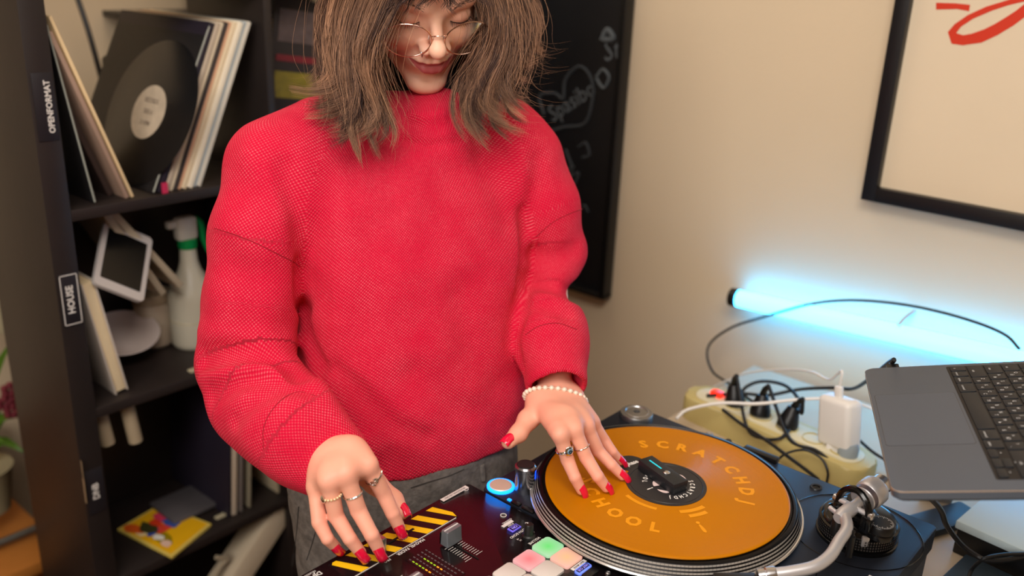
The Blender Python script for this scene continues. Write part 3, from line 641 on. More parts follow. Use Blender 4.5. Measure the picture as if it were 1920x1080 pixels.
cable('black cable crossing the cream strip diagonally toward the deck', [SZ(1355, 768, .91), SZ(1390, 795, .905), SZ(1440, 828, .903), SZ(1480, 858, .898), SZ(1515, 884, .885), SZ(1535, 900, .875)], .0028)
cable('thick black cable falling from the middle plug to the tonearm side', [q2, SZ(1480, 822, .905), SZ(1530, 845, .903), SZ(1570, 878, .89), SZ(1588, 905, .875)], .0030)
cable('thin black cable loop arched over the front of the strip', [SZ(1452, 868, .885), SZ(1475, 850, .905), SZ(1510, 844, .91), SZ(1540, 860, .905), SZ(1552, 885, .89), SZ(1550, 905, .87)], .0020)
cable('black cable leaving the charger side toward the laptop stand', [SZ(1605, 820, .90), SZ(1640, 850, .88), SZ(1690, 880, .87), SZ(1700, 900, .866)], .0026)
cable('black cable hanging under the laptop and curling over the white box', [lp(262, 20, -14), SZ(1760, 950, 1.02), SZ(1775, 985, .97), SZ(1800, 1018, .93), SZ(1828, 1040, .915), SZ(1850, 1050, .913), SZ(1885, 1050, .913), SZ(1925, 1043, .913), SZ(1960, 1040, .913)], .0034)
cable('second black cable curling along the front of the white box', [SZ(1815, 1090, .88), SZ(1822, 1068, .89), SZ(1845, 1048, .915), SZ(1880, 1040, .918), SZ(1925, 1038, .918)], .0024)
# ================================================================== tube light on the wall
tl = thing('tube_light', 'glowing cyan tube light fixed level along the wall behind the laptop', 'light', (-.02, .66, .96))
ty = .665; ta_, tb_ = SY(1378, 558, ty), SY(1900, 675, ty); tz = .985
xL, xR = ta_[0], tb_[0]+.22
tm = mat('tube_cyan_glow', (120, 255, 250), .4, emit=(20, 215, 255), es=1.0)
lw = tm.node_tree.nodes['Principled BSDF']; lw.inputs['Emission Color'].default_value = (.042, .40, 1., 1); lw.inputs['Emission Strength'].default_value = 17.
zL, zR = ta_[2], tb_[2]+(tb_[2]-ta_[2])*.22/(tb_[0]-ta_[0])
A_, B_ = Vector((xL, ty, zL)), Vector((xR, ty, zR)); dA = (B_-A_).normalized()
tube('glowing_tube', [A_+dA*.006, B_], .0165, tm, tl, 32)
tube('end_cap', [A_-dA*.008, A_+dA*.007], .0178, blks, tl, 32); tube('end_cap', [B_, B_+dA*.02], .0178, blks, tl, 32)
cp = SY(1688, 608, .64); tube('wall_clip', [(cp[0]+.004, .69, cp[2]+.012), (cp[0], .655, cp[2]+.006), (cp[0]-.004, .645, cp[2]-.004)], .0032, mat('clip_clear_grey', (190, 200, 205), .3), tl, 8)
# ================================================================== chalkboard
cb = thing('chalkboard', 'black chalkboard with faint chalk writing hanging on the wall behind the person', 'chalkboard', (-.85, .69, .90))
box('board_panel', (-.88, .687, 1.30), (.60, .012, .79), mat('chalkboard_black', (17, 18, 21), .35, noise=.5, nscale=4), cb, .001)
for n_, c_, s_ in (('frame_side', (-.578, .680, 1.305), (.012, .030, .80)), ('frame_side', (-1.182, .680, 1.305), (.012, .030, .80)), ('frame_rail', (-.88, .680, .905), (.616, .030, .012)), ('frame_rail', (-.88, .680, 1.70), (.616, .030, .012))):
    box(n_, c_, s_, mat('board_frame_black', (12, 12, 13), .4), cb, .001)
chalk = mat('chalk_dust', (88, 94, 98), .9); chalk2 = mat('chalk_faint', (52, 56, 60), .9)
def chalkline(P, r, m):
    o = tube('chalk_mark', [np.array(SY(x, y, .679)) for x, y in P], r, m, cb, 5, sm=max(8, 5*len(P)))
T = Text()
def onboard(px, py): return np.array(SY(px, py, .6795))
dd = onboard(1110, 165)-onboard(1035, 215); T.add('Spasibo', (onboard(1110, 165)+onboard(1035, 215))/2, dd, np.array((-dd[2], 0, dd[0])), .050, .9, .0)
T.build('chalk_writing', chalk, cb); T = Text(); T.add('St', onboard(1148, 95), (1, 0, .25), (-.1, 0, 1), .06, .9, .0)
T.build('chalk_writing', chalk, cb)
chalkline([(1020, 215), (1012, 180), (1040, 175), (1056, 185), (1060, 150), (1085, 125), (1105, 140), (1112, 175), (1098, 230), (1060, 238), (1030, 245), (1022, 232)], .0035, chalk2)
chalkline([(1118, 145), (1130, 130), (1142, 145), (1132, 165), (1120, 150), (1118, 140)], .003, chalk)
chalkline([(1128, 75), (1138, 55), (1150, 72), (1130, 74)], .005, chalk)
chalkline([(1085, 275), (1098, 268), (1105, 290), (1092, 296)], .003, chalk2)
chalkline([(1062, 318), (1075, 312), (1068, 330), (1085, 325), (1072, 355)], .003, chalk2); chalkline([(1060, 280), (1072, 310)], .003, chalk2)
chalkline([(1082, 395), (1095, 385), (1103, 398)], .0025, chalk2)
# ================================================================== framed poster
pf = thing('framed_poster', 'black framed cream poster with a red brush stroke on the wall', 'poster', (.25, .69, 1.22))
fx0, fz0, fW, fH = -.060, 1.227, .66, .90
fm = mat('poster_frame_black', (20, 20, 22), .4); fw = .024
box('frame_side', (fx0+fw/2, .682, fz0+fH/2), (fw, .026, fH), fm, pf, .001)
box('frame_side', (fx0+fW-fw/2, .682, fz0+fH/2), (fw, .026, fH), fm, pf, .001)
box('frame_rail', (fx0+fW/2, .682, fz0+fw/2), (fW-2*fw, .026, fw), fm, pf, .001)
box('frame_rail', (fx0+fW/2, .682, fz0+fH-fw/2), (fW-2*fw, .026, fw), fm, pf, .001)
box('poster_sheet', (fx0+fW/2, .689, fz0+fH/2), (fW-2*fw, .006, fH-2*fw), mat('poster_paper', (224, 206, 178), .55, noise=.04, nscale=6), pf)
T = Text(); P_ = lambda x, y: np.array(SY(x, y, .6855))
T.quad([P_(1755, 5), P_(1790, 6), P_(1819, 9), P_(1817, 21), P_(1795, 17), P_(1755, 18)])
def strip(L1, L2):
    for i in range(len(L1)-1): T.quad([P_(*L1[i]), P_(*L1[i+1]), P_(*L2[i+1]), P_(*L2[i])])
out = [(1777, 60), (1790, 45), (1815, 28), (1850, 12), (1890, 0), (1925, -12), (1960, -18), (1965, -5), (1935, 22), (1900, 48), (1870, 66), (1840, 80), (1805, 85), (1784, 82), (1777, 60)]
inn = [(1793, 62), (1802, 50), (1825, 35), (1860, 20), (1890, 10), (1915, 4), (1925, 2), (1920, 8), (1905, 20), (1885, 33), (1865, 45), (1845, 55), (1822, 63), (1806, 66), (1793, 62)]
strip(out, inn)
T.build('brush_stroke', mat('poster_red', (206, 48, 12), .6), pf)
# ================================================================== record shelf
SXF, SXB = -.92, -1.17
sh = thing('record_shelf', 'tall black-brown open shelf holding records and jars at the left', 'shelf', (-1.05, .02, 0))
shm = mat('shelf_black_brown', (36, 29, 27), .45, noise=.3, nscale=9, bump=.1, bscale=60)
cxs, ds_ = (SXF+SXB)/2, SXF-SXB
def board(n, c, s): return box(n, c, s, shm, sh, .001)
board('side_panel', (cxs, -.3125, .95), (ds_, .038, 1.9)); board('side_panel', (cxs, .479, .95), (ds_, .038, 1.9))
zs = [1.189, .846, .503, .160, 1.532, 1.875]
for z in zs: board('shelf_board', (cxs, .083, z), (ds_, .753, .018))
for z0 in (1.36, 1.017, .674, .331, 1.703): board('divider', (cxs, .083, z0), (ds_, .016, .325))
for z0 in (1.017, .674, .331): board('back_panel', (SXB+.004, .083, z0), (.008, .753, .325))
for (ya, yb_, w_) in ((862, 900, 5), (895, 945, 7)):
    V = [SY(150+(ya-862)*.11, ya, -.3322), SY(150+w_*.6+(ya-862)*.11, ya+4, -.3322), SY(150+w_*.6+(yb_-862)*.11, yb_, -.3322), SY(150+(yb_-862)*.11+1, yb_-3, -.3322)]
    mesh('paint_chip', V, [[0, 1, 2, 3]], mat('chip_cream', (140, 118, 92), .7), sh)
lbl = mat('tape_black', (30, 26, 30), .5)
lw_ = mat('tape_letter_white', (218, 212, 205), .6)
for zc, h_, s, fr in ((SX(92, 200, SXF)[2], .10, 'OPENFORMAT', 0), (SX(137, 560, SXF)[2], .088, 'HOUSE', 1), (SX(184, 918, SXF)[2], .085, 'DNB', 1)):
    tp = box('genre_label', (SXF+.0012, -.312, zc), (.0016, .030, h_), lbl, sh, .0004)
    T = Text(); T.add(s, (SXF+.0024, -.306 if not fr else -.312, zc), (0, 0, 1), (0, -1, 0), .0125 if not fr else .0155, .95, .03)
    if fr and s == 'HOUSE':
        for (ya, yb, za, zb) in ((-.326, -.298, h_/2-.002, h_/2-.0035), (-.326, -.298, -h_/2+.0035, -h_/2+.002), (-.326, -.3245, -h_/2+.002, h_/2-.002), (-.2995, -.298, -h_/2+.002, h_/2-.002)):
            T.quad([(SXF+.0024, ya, zc+za), (SXF+.0024, yb, zc+za), (SXF+.0024, yb, zc+zb), (SXF+.0024, ya, zc+zb)])
    T.build('label_lettering', lw_, tp)
# records and sleeves: slabs leaning in the y-z plane
def sleeve(p_bot, p_top, th, col, label, x0=-.935, L=.30, edge=None, group='record sleeves on the top shelf', name='record_sleeve'):
    b = Vector((0, p_bot[0], p_bot[1])); t_ = Vector((0, p_top[0], p_top[1])); d = (t_-b); H = d.length; d.normalize(); n_ = Vector((0, -d.z, d.y))
    R = Matrix((Vector((1, 0, 0)), n_, d)).transposed()
    c = Vector((x0-L/2, 0, 0))+(b+t_)/2; key_ = 'sleeve_%d_%d_%d' % col
    o = box(name, c, (L, th, H), mat(key_, col, .55, noise=.08, nscale=14), None, min(.001, th*.3), R)
    meta(o, label, 'record sleeve', group); return o
zb = 1.199
edgem = mat('sleeve_edge_grey', (150, 152, 142), .4)
def edged(y0, y1, z1, label):          # black plastic outer sleeve with a light worn front edge
    o = sleeve((y0, zb), (y1, z1), .0022, (24, 22, 24), label)
    b_, t_ = Vector((-.9340, y0, zb)), Vector((-.9340, y1, z1)); tube('worn_edge', [b_+(t_-b_)*.01, b_+(t_-b_)*.99], .0016, edgem, o, 6)
edged(-.248, -.289, 1.478, 'thin black sleeve with a pale worn edge standing nearest the left side panel')
sleeve((-.204, zb), (-.287, 1.43), .010, (64, 50, 45), 'dark brown sleeve between the thin black one and the cream ones', x0=-.97)
sleeve((-.1935, zb), (-.2845, 1.465), .007, (160, 132, 114), 'brownish sleeve leaning just under the cream one at the left')
sleeve((-.1845, zb), (-.2815, 1.487), .005, (226, 198, 152), 'cream sleeve leaning left against the others, upper edge highest')
edged(-.150, -.022, 1.468, 'thin black sleeve with a pale worn edge, first of the right-leaning row')
yc = -.1425
for th, c_, l_ in ((.010, (34, 28, 40), 'dark purple sleeve leaning right, with a pink corner'),
       (.008, (186, 170, 150), 'beige worn sleeve directly right of the dark purple one'), (.007, (214, 198, 170), 'pale cream sleeve left of the narrow black one'),
       (.006, (58, 50, 48), 'narrow black sleeve between two pale ones'), (.006, (216, 168, 134), 'orange-tinted sleeve in the right-leaning row'),
       (.009, (226, 206, 172), 'bright cream sleeve right of the orange-tinted one'), (.010, (236, 224, 200), 'widest off-white sleeve in the right-leaning row'),
       (.006, (166, 174, 176), 'bluish grey sleeve near the end of the row'), (.007, (206, 200, 186), 'last pale sleeve beside the divider')):
    w_ = th*1.10; sleeve((yc+w_/2, zb), (yc+w_/2+.120, zb+.272), th, c_, l_, x0=-.932-.004*random.random()); yc += w_+.0006
pk = box('sleeve_tag', (-.929, -.131, 1.207), (.003, .010, .018), mat('sleeve_pink', (190, 40, 80), .5)); meta(pk, 'tiny pink corner tag at the foot of the dark purple sleeve', 'tag')
vr = thing('black_record', 'black record with a cream centre label leaning between the two groups of sleeves', 'record', (-.965, -.16, 1.20))
cD = SX(281, 211, -1.02); cD[1] -= .0; nD = Vector((.03, -.903, .43)).normalized()
lathe('disc', [(0, 0), (.128, 0), (.130, .001), (.128, .002), (.05, .002), (.048, .0026), (0, .0026)], cD, mat('vinyl_black', (20, 20, 22), .28), vr, nD, 96)
lathe('centre_label', [(0, .0026), (.048, .0026), (.048, .0034), (0, .0034)], cD, mat('label_cream', (196, 180, 158), .6, noise=.25, nscale=60), vr, nD, 48)
T = Text(); ux = Vector((1, 0, 0)); ux = (ux-nD*ux.dot(nD)).normalized(); uy = nD.cross(ux)
for k, s_ in enumerate(('RECORDS', 'SIDE A', '33 RPM')): T.add(s_, Vector(cD)+nD*.0038+uy*(.02-.02*k), ux, uy, .012, .8, .01)
T.build('label_lettering', mat('ink_brown', (120, 104, 92), .6), vr)
Rq = Matrix.Rotation(math.radians(-8), 3, 'Z')@Matrix.Rotation(math.radians(-8), 3, 'X'); cq = Vector((-1.00, .275, 1.352))
sl3 = box('record_sleeve', cq, (.004, .26, .28), mat('sleeve_dark_print', (44, 36, 34), .5), None, .001, Rq)
meta(sl3, 'dark printed sleeve facing outward in the second column with red and yellow print', 'record sleeve', 'record sleeves on the top shelf')
for nme, (u_, v_), (w_, h_), c_ in (('print_patch', (-.07, .03), (.10, .012), (120, 30, 36)), ('print_patch', (-.07, -.02), (.10, .05), (132, 118, 30)), ('print_patch', (-.07, .09), (.10, .06), (96, 80, 76))):
    box(nme, cq+Rq@Vector((.003, u_, v_)), (.0016, w_, h_), mat('print_%d_%d' % c_[:2], c_, .5, noise=.5, nscale=60), sl3, 0, Rq)
# things of the second shelf
tb = thing('white_tablet', 'white-framed tablet with a black screen lying tilted on a box on the shelf', 'tablet', (-.95, -.22, 1.06))
c4 = [np.array(SX(x, y, xx)) for x, y, xx in ((212, 433, -1.0), (298, 458, -.99), (242, 556, -.93), (165, 512, -.94))]
cc = sum(c4)/4; e1 = Vector(c4[1]-c4[0]+c4[2]-c4[3])/2; e2 = Vector(c4[0]-c4[3]+c4[1]-c4[2])/2
ex = e1.normalized(); nz = ex.cross(e2).normalized(); ey = nz.cross(ex)
if nz.x < 0: nz = -nz; 
RT = Matrix((ex, ey, ex.cross(ey))).transposed()
sgn = 1 if ex.cross(ey).x > 0 else -1
prism('tablet_body', rrect(0, 0, e1.length*1.12, e2.length*1.12, .008), -.004, .004, mat('tablet_white', (186, 178, 174), .4), tb, RT, cc)
prism('screen', rrect(0, 0, e1.length*.90, e2.length*.84, .002), (.0036 if sgn > 0 else -.0046), (.0046 if sgn > 0 else -.0036), blkg, tb, RT, cc)
bk = thing('white_book', 'thick cream-paged book leaning against the shelf side under the tablet', 'book', (-.94, -.25, .86))
pA, pB = Vector((0, -.236, .857)), Vector((0, -.272, 1.070)); dv = (pB-pA).normalized(); nv = Vector((0, -dv.z, dv.y)); RB = Matrix((Vector((1, 0, 0)), nv, dv)).transposed()
box('page_block', Vector((-1.02, 0, 0))+(pA+pB)/2, (.15, .018, .208), mat('paper_cream', (230, 208, 168), .7, noise=.05, nscale=80), bk, .001, RB)
for s in (1, -1): box('cover', Vector((-1.02, 0, 0))+(pA+pB)/2+nv*s*.0105, (.156, .003, .214), mat('cover_white', (196, 184, 172), .5), bk, .001, RB)
jar = thing('white_jar', 'squat beige plastic jar behind the spray bottle', 'jar', (-1.03, -.1, .855))
lathe('jar_body', [(0, 0), (.030, 0), (.034, .005), (.034, .085), (.031, .09), (0, .09)], (-1.105, -.085, .855), mat('jar_beige', (176, 160, 140), .5), jar)
lathe('jar_lid', [(0, 0), (.036, 0), (.036, .016), (.034, .018), (0, .018)], (-1.105, -.085, .945), mat('jar_lid_beige', (150, 132, 108), .5), jar)
sp = thing('spray_bottle', 'translucent white spray bottle with a green trigger on the shelf', 'bottle', (-.965, -.10, .855))
so = (-1.055, -.028, .855)
lathe('bottle', [(0, 0), (.040, 0), (.044, .005), (.045, .012), (.045, .10), (.043, .112), (.034, .132), (.022, .152), (.017, .17), (.015, .20), (0, .20)], so, mat('bottle_milky', (196, 188, 168), .35, trans=.15), sp)
lathe('liquid_line', [(.0452, .055), (.0456, .056), (.0452, .057)], so, mat('liquid_yellowish', (190, 176, 140), .4), sp)
lathe('collar', [(.017, 0), (.018, .004), (.018, .016), (.015, .018), (0, .018)], (so[0], so[1], so[2]+.196), mat('spray_green', (0, 128, 62), .4), sp, n=32)
box('spray_head', (so[0], so[1]-.002, so[2]+.235), (.024, .040, .045), mat('spray_white', (200, 192, 178), .4), sp, .006)
box('nozzle', (so[0]+.0, so[1]-.030, so[2]+.246), (.015, .018, .014), MATS['spray_white'], sp, .003)
tube('trigger', [(so[0], so[1]+.018, so[2]+.250), (so[0], so[1]+.030, so[2]+.235), (so[0], so[1]+.034, so[2]+.205), (so[0], so[1]+.044, so[2]+.178)], [.008, .008, .006, .005], MATS['spray_green'], sp, 10, sm=14)
for i, (u, v, l_) in enumerate(((-.16, 1.18, 'grey-beige cardboard sheet leaning steeply under the top board'), (-.135, 1.17, 'second cardboard sheet leaning beside the first one'))):
    o = box('cardboard_sheet', (-1.07, u-.005+i*.0, 1.085), (.16, .012, .20), mat('cardboard_beige', (176, 160, 136), .7, noise=.12, nscale=20), None, .001, Matrix.Rotation(math.radians(28+i*7), 3, 'X')); meta(o, l_, 'cardboard', 'cardboard sheets in the middle cell')
pl_ = lathe('white_plate', [(0, 0), (.050, 0), (.066, .007), (.065, .0085), (.049, .002), (0, .002)], (-1.07, -.165, .905), mat('plate_pinkish', (196, 182, 176), .5), None, (0.30, -.1, 1)); meta(pl_, 'pale round plate tilted behind the book and tablet', 'plate')
cp_ = box('paper_scrap', (-.942, -.094, .8565), (.012, .030, .003), mat('scrap_cream', (190, 180, 150), .6)); meta(cp_, 'small cream scrap lying in front of the spray bottle', 'scrap')
# hanging rolls under the second board
for y, z, l_ in ((-.272, .80, 'short beige paper tube standing at the left of the third cell'), (-.222, .785, 'longer beige paper tube right of the short one')):
    o = lathe('paper_tube', [(0, 0), (.0125, 0), (.0125, .085), (0, .085)], (-.96, y+.008, z-.038), mat('tube_beige', (168, 150, 122), .7), None, (0, -.12, 1), 28); meta(o, l_, 'paper tube', 'paper tubes hanging under the board')
# third shelf
zb3 = .513
mg = thing('picture_sleeve', 'yellow picture sleeve with red and blue figures lying on the lower shelf', 'record sleeve', (-.97, -.19, zb3))
mc = [np.array(SZ(x, y, zb3+.006)) for x, y in ((220, 992), (322, 1044), (396, 982), (300, 945))]
T = Text(); T.quad(mc); V = np.vstack([mc, [q-np.array((0, 0, .005)) for q in mc]])
mesh('sleeve_card', V, [[0, 1, 2, 3], [7, 6, 5, 4], [0, 4, 5, 1], [1, 5, 6, 2], [2, 6, 7, 3], [3, 7, 4, 0]], mat('sleeve_yellow_edge', (222, 196, 96), .45), mg)
def bil(u, v, z=.0009): p = (1-u)*(1-v)*mc[0]+u*(1-v)*mc[1]+u*v*mc[2]+(1-u)*v*mc[3]; return p+np.array((0, 0, z))
def patch(pts, c, z=.0009): T = Text(); T.quad([bil(u, v, z) for u, v in pts]); T.build('printed_shape', mat('ink_%d_%d_%d' % c, c, .4), mg)
patch([(.04, .04), (.96, .04), (.96, .96), (.04, .96)], (232, 176, 20), .0006)
rs = random.Random(3)
for c_ in ((214, 60, 30), (60, 84, 160), (226, 190, 170), (150, 128, 8), (214, 60, 90), (228, 224, 214), (60, 60, 30), (214, 90, 30), (50, 80, 170), (120, 104, 10), (220, 70, 50), (236, 214, 160)):
    u, v = rs.uniform(.15, .85), rs.uniform(.12, .85); s = rs.uniform(.08, .19); n_ = 7
    patch([(u+s*rs.uniform(.6, 1.3)*math.cos(2*PI*i/n_), v+s*rs.uniform(.5, 1.1)*math.sin(2*PI*i/n_)) for i in range(n_)], c_, .0012+rs.random()*.0006)
bg = box('plastic_bag', SZ(345, 945, zb3+.009), (.10, .10, .010), mat('bag_cloudy', (84, 80, 82), .3, noise=.4, nscale=14), None, .007); meta(bg, 'crumpled cloudy plastic pouch behind the yellow sleeve', 'bag')
for y, t_, c_, l_ in ((-.048, .006, (34, 28, 42), 'dark violet sleeve leaning at the end of the lower shelf'), (-.036, .010, (206, 188, 166), 'thick cream sleeve leaning on the lower shelf'), (-.020, .006, (120, 110, 104), 'grey sleeve leaning beside the thick cream one'), (.000, .004, (150, 140, 118), 'thin beige sleeve next to the divider on the lower shelf')):
    sleeve((y, zb3), (y+.022, zb3+.285), t_, c_, l_, x0=-.945, group='record sleeves on the lower shelf')
for y, c_, l_ in ((.075, (196, 180, 150), 'cream sleeve leaning in the lower right cell'), (.12, (170, 168, 150), 'pale green-grey sleeve leaning in the lower right cell')):
    sleeve((y, zb3), (y-.03, zb3+.285), .009, c_, l_, x0=-.95, group='record sleeves on the lower shelf')
sc = box('paper_scrap', SZ(415, 967, zb3+.003), (.010, .026, .003), mat('scrap_cream', (190, 180, 150), .6)); meta(sc, 'small pale scrap on the lower shelf by the sleeves', 'scrap')
# bottom cell
q0, q1_ = np.array(SX(515, 985, -.935)), np.array(SX(440, 1100, -.935)); dv = Vector(q0-q1_).normalized(); 
RB = Matrix((Vector((1, 0, 0)), Vector((0, dv.z, -dv.y)), dv)).transposed()
o = box('white_carton', Vector((q0+q1_)/2)+Vector((-.03, 0, -.005)), (.06, .052, .26), mat('carton_white', (206, 190, 164), .6), None, .002, RB); meta(o, 'white carton leaning in the bottom cell of the shelf', 'carton')
o = tube('twisted_cord', [SX(405, 1045, -.95), SX(425, 1048, -.95), SX(412, 1062, -.95), SX(400, 1085, -.95), SX(392, 1110, -.95)], .005, mat('cord_beige', (170, 156, 132), .7), None, 8, sm=24); meta(o, 'beige twisted cord hanging in the bottom cell', 'cord')
# behind the open top cell: wall shelf, dark box, headphones, lamp rod
ws = thing('wall_shelf', 'thin black shelf on the back wall seen through the open shelf top', 'shelf', (-1.62, .45, 1.42))
box('shelf_plank', (-1.64, .44, 1.427), (.22, .50, .014), blks, ws, .001); box('bracket', (-1.70, .44, 1.40), (.08, .02, .05), blks, ws, .001)
o = box('black_speaker_box', (-1.62, .52, 1.50), (.16, .26, .13), blks, None, .004); meta(o, 'black box standing on the wall shelf behind the records', 'box')
o = tube('leaning_rod', [SX(140, -20, -1.55), SX(172, 80, -1.52), SX(205, 215, -1.5), SX(240, 420, -1.5)], .006, mat('rod_black', (30, 28, 28), .4), None, 8, sm=16); meta(o, 'black rod leaning behind the shelf against the pale wall', 'rod')
mc_ = thing('table_microphone', 'black cylindrical studio lamp behind the tilted black record', 'microphone', SX(232, 175, -1.30))  # black microphone shape on a stem, gives no light
lo = SX(230, 190, -1.30); lathe('microphone_head', [(0, 0), (.026, 0), (.030, .006), (.030, .082), (.026, .088), (0, .088)], lo, blks, mc_)
lathe('microphone_stem', [(0, -.32), (.012, -.32), (.012, 0), (0, 0)], lo, blks, mc_, n=20); lathe('microphone_foot', [(0, 0), (.06, 0), (.06, .01), (0, .012)], (lo[0], lo[1], lo[2]-.325), blks, mc_)
o = box('side_cabinet', (-1.45, .24, .45), (.36, .76, .94), mat('cabinet_black', (20, 18, 19), .5), None, .003); meta(o, 'black cabinet standing between shelf and back wall', 'cabinet')
# beyond the left of the shelf: plant, wooden bench, crate
def atl(px, py, x): return SX(px, py, x)
pt = thing('potted_plant', 'flowering plant with long green leaves and dark pink blooms left of the shelf', 'plant', (-1.55, -.33, .55))
pc0 = atl(-40, 880, -1.5)
lathe('pot', [(0, 0), (.05, 0), (.065, .10), (.068, .104), (.060, .104), (0, .095)], (pc0[0], pc0[1], pc0[2]-.10), mat('pot_pale', (150, 140, 110), .6), pt)
leafm = mat('leaf_green', (72, 110, 20), .5, noise=.3, nscale=20)
for tx, ty_ in ((50, 850), (-60, 700), (20, 640), (-90, 860), (35, 780), (8, 830)):
    a0 = np.array(pc0); b0 = np.array(atl(tx, ty_, -1.42)); mid_ = (a0+b0)/2+np.array((0, 0, .05)); C_ = smoothpts([a0, mid_, b0], 9); V = []; F = []
    for i, p in enumerate(C_):
        wv = .011*math.sin(PI*min(1, .12+.88*i/8.))+.0005; sdv = np.cross(C_[min(i+1, 8)]-C_[max(i-1, 0)], (.65, -.75, .2)); sdv /= np.linalg.norm(sdv)
        V += [p-sdv*wv, p+np.array((0, 0, -.003)), p+sdv*wv]
    for i in range(8): F += [[3*i, 3*i+1, 3*i+4, 3*i+3], [3*i+1, 3*i+2, 3*i+5, 3*i+4]]
    mesh('leaf', V, F, leafm, pt, True)
blm = mat('bloom_pink', (112, 34, 46), .6, noise=.3, nscale=40)
for tx, ty_ in ((15, 730), (28, 750), (5, 755), (20, 770), (34, 738)):
    b0 = np.array(atl(tx, ty_, -1.43)); bm = bmesh.new()
    for k in range(5):
        q = 2*PI*k/5; bmesh.ops.create_icosphere(bm, subdivisions=1, radius=.009, matrix=Matrix.Translation(b0+np.array((.004, .010*math.cos(q), .010*math.sin(q)))))
    bmobj('bloom', bm, blm, pt, True)
    tube('stalk', [pc0, (np.array(pc0)+b0)/2+np.array((0, .01, .02)), b0], .0018, leafm, pt, 5, sm=6)
o = box('cream_bag', atl(-5, 560, -1.6), (.05, .045, .16), mat('bag_cream', (196, 184, 150), .7), None, .01); meta(o, 'cream paper bag seen at the far left above the plant', 'bag')
bn = thing('wooden_bench', 'orange-brown wooden bench with a grey metal rail at the lower left', 'bench', (-1.5, -.55, 0))
wd = mat('bench_wood', (150, 84, 34), .45, noise=.3, nscale=14)
z1 = atl(30, 1045, -1.38)[2]; z2 = atl(30, 900, -1.5)[2]
box('seat', (-1.50, -.62, z1-.015), (.34, .80, .03), mat('bench_light_wood', (190, 120, 52), .45, noise=.15, nscale=14), bn, .003)
box('back_board', (-1.68, -.62, z2-.05), (.03, .80, .22), wd, bn, .003)
tube('rail', [(-1.42, -1.0, atl(20, 1010, -1.42)[2]), (-1.42, -.24, atl(20, 1010, -1.42)[2])], .009, mat('rail_grey', (120, 118, 112), .35, .8), bn, 12)
for y in (-.98, -.26): box('leg', (-1.60, y, (z1-.03)/2), (.05, .04, z1-.03), wd, bn, .002); box('leg', (-1.40, y, (z1-.03)/2), (.05, .04, z1-.03), wd, bn, .002)
# ================================================================== THE PERSON
per = thing('person', 'person in a red knitted turtleneck and round glasses playing the turntable with both hands', 'person', (-.36, -.13, 0))
FAC = np.array((.942, -.333, 0.)); LEF = np.array((.333, .942, 0.)); UPV = np.array((0, 0, 1.))
# ---- hands: joints placed from the fingertips back with real bone lengths
def reach(px, py, q, L, up=True):
    r_ = _ray(px, py); a_ = r_@r_; w_ = CAMPOS-q; b_ = 2*r_@w_; c_ = w_@w_-L*L; dsc = b_*b_-4*a_*c_
    if dsc <= 0: return CAMPOS+r_*(-b_/(2*a_))
    t1, t2 = (-b_-math.sqrt(dsc))/(2*a_), (-b_+math.sqrt(dsc))/(2*a_)
    return CAMPOS+r_*(t1 if up else t2)
def finger(P, ztip, L, rad, ups=(1, 1, 1)):
    q = [np.array(SZ(*P[0], ztip))]
    for k in range(1, len(P)): q.append(reach(*P[k], q[-1], L[k-1], ups[k-1]))
    return q[::-1], rad
# each list: tip, DIP, PIP, MCP in the picture
LH = [finger([(1090, 919), (1078, 895), (1064, 862), (1050, 814)], .9935, (.020, .022, .036), (.0092, .0083, .0073, .0062)),
      finger([(1137, 914), (1121, 893), (1099, 858), (1077, 806)], .9935, (.021, .024, .038), (.0092, .0083, .0073, .0062)),
      finger([(1167, 892), (1147, 872), (1122, 846), (1100, 800)], .9935, (.020, .022, .036), (.0090, .0080, .0070, .0060)),
      finger([(1164, 865), (1149, 848), (1132, 824), (1111, 792)], .9930, (.018, .017, .029), (.0084, .0072, .0063, .0054))]
RH = [finger([(749, 990), (736, 962), (719, 925), (690, 872)], .986, (.022, .025, .044), (.0098, .0090, .0080, .0068)),
      finger([(711, 1032), (697, 1003), (672, 957), (648, 888)], .981, (.023, .028, .047), (.0098, .0090, .0080, .0068)),
      finger([(676, 1036), (656, 1010), (630, 967), (616, 901)], .979, (.022, .026, .044), (.0096, .0086, .0076, .0065)),
      finger([(630, 1026), (614, 1010), (598, 979), (592, 914)], .980, (.020, .020, .036), (.0090, .0080, .0069, .0060))]
wl1, wl2 = np.array(SZ(1012, 752, 1.062)), np.array(SZ(1070, 748, 1.058))
TL = [np.array(SZ(1008, 768, 1.055)), np.array(SZ(990, 787, 1.050)), np.array(SZ(972, 813, 1.043)), np.array(SZ(953, 829, 1.040))]

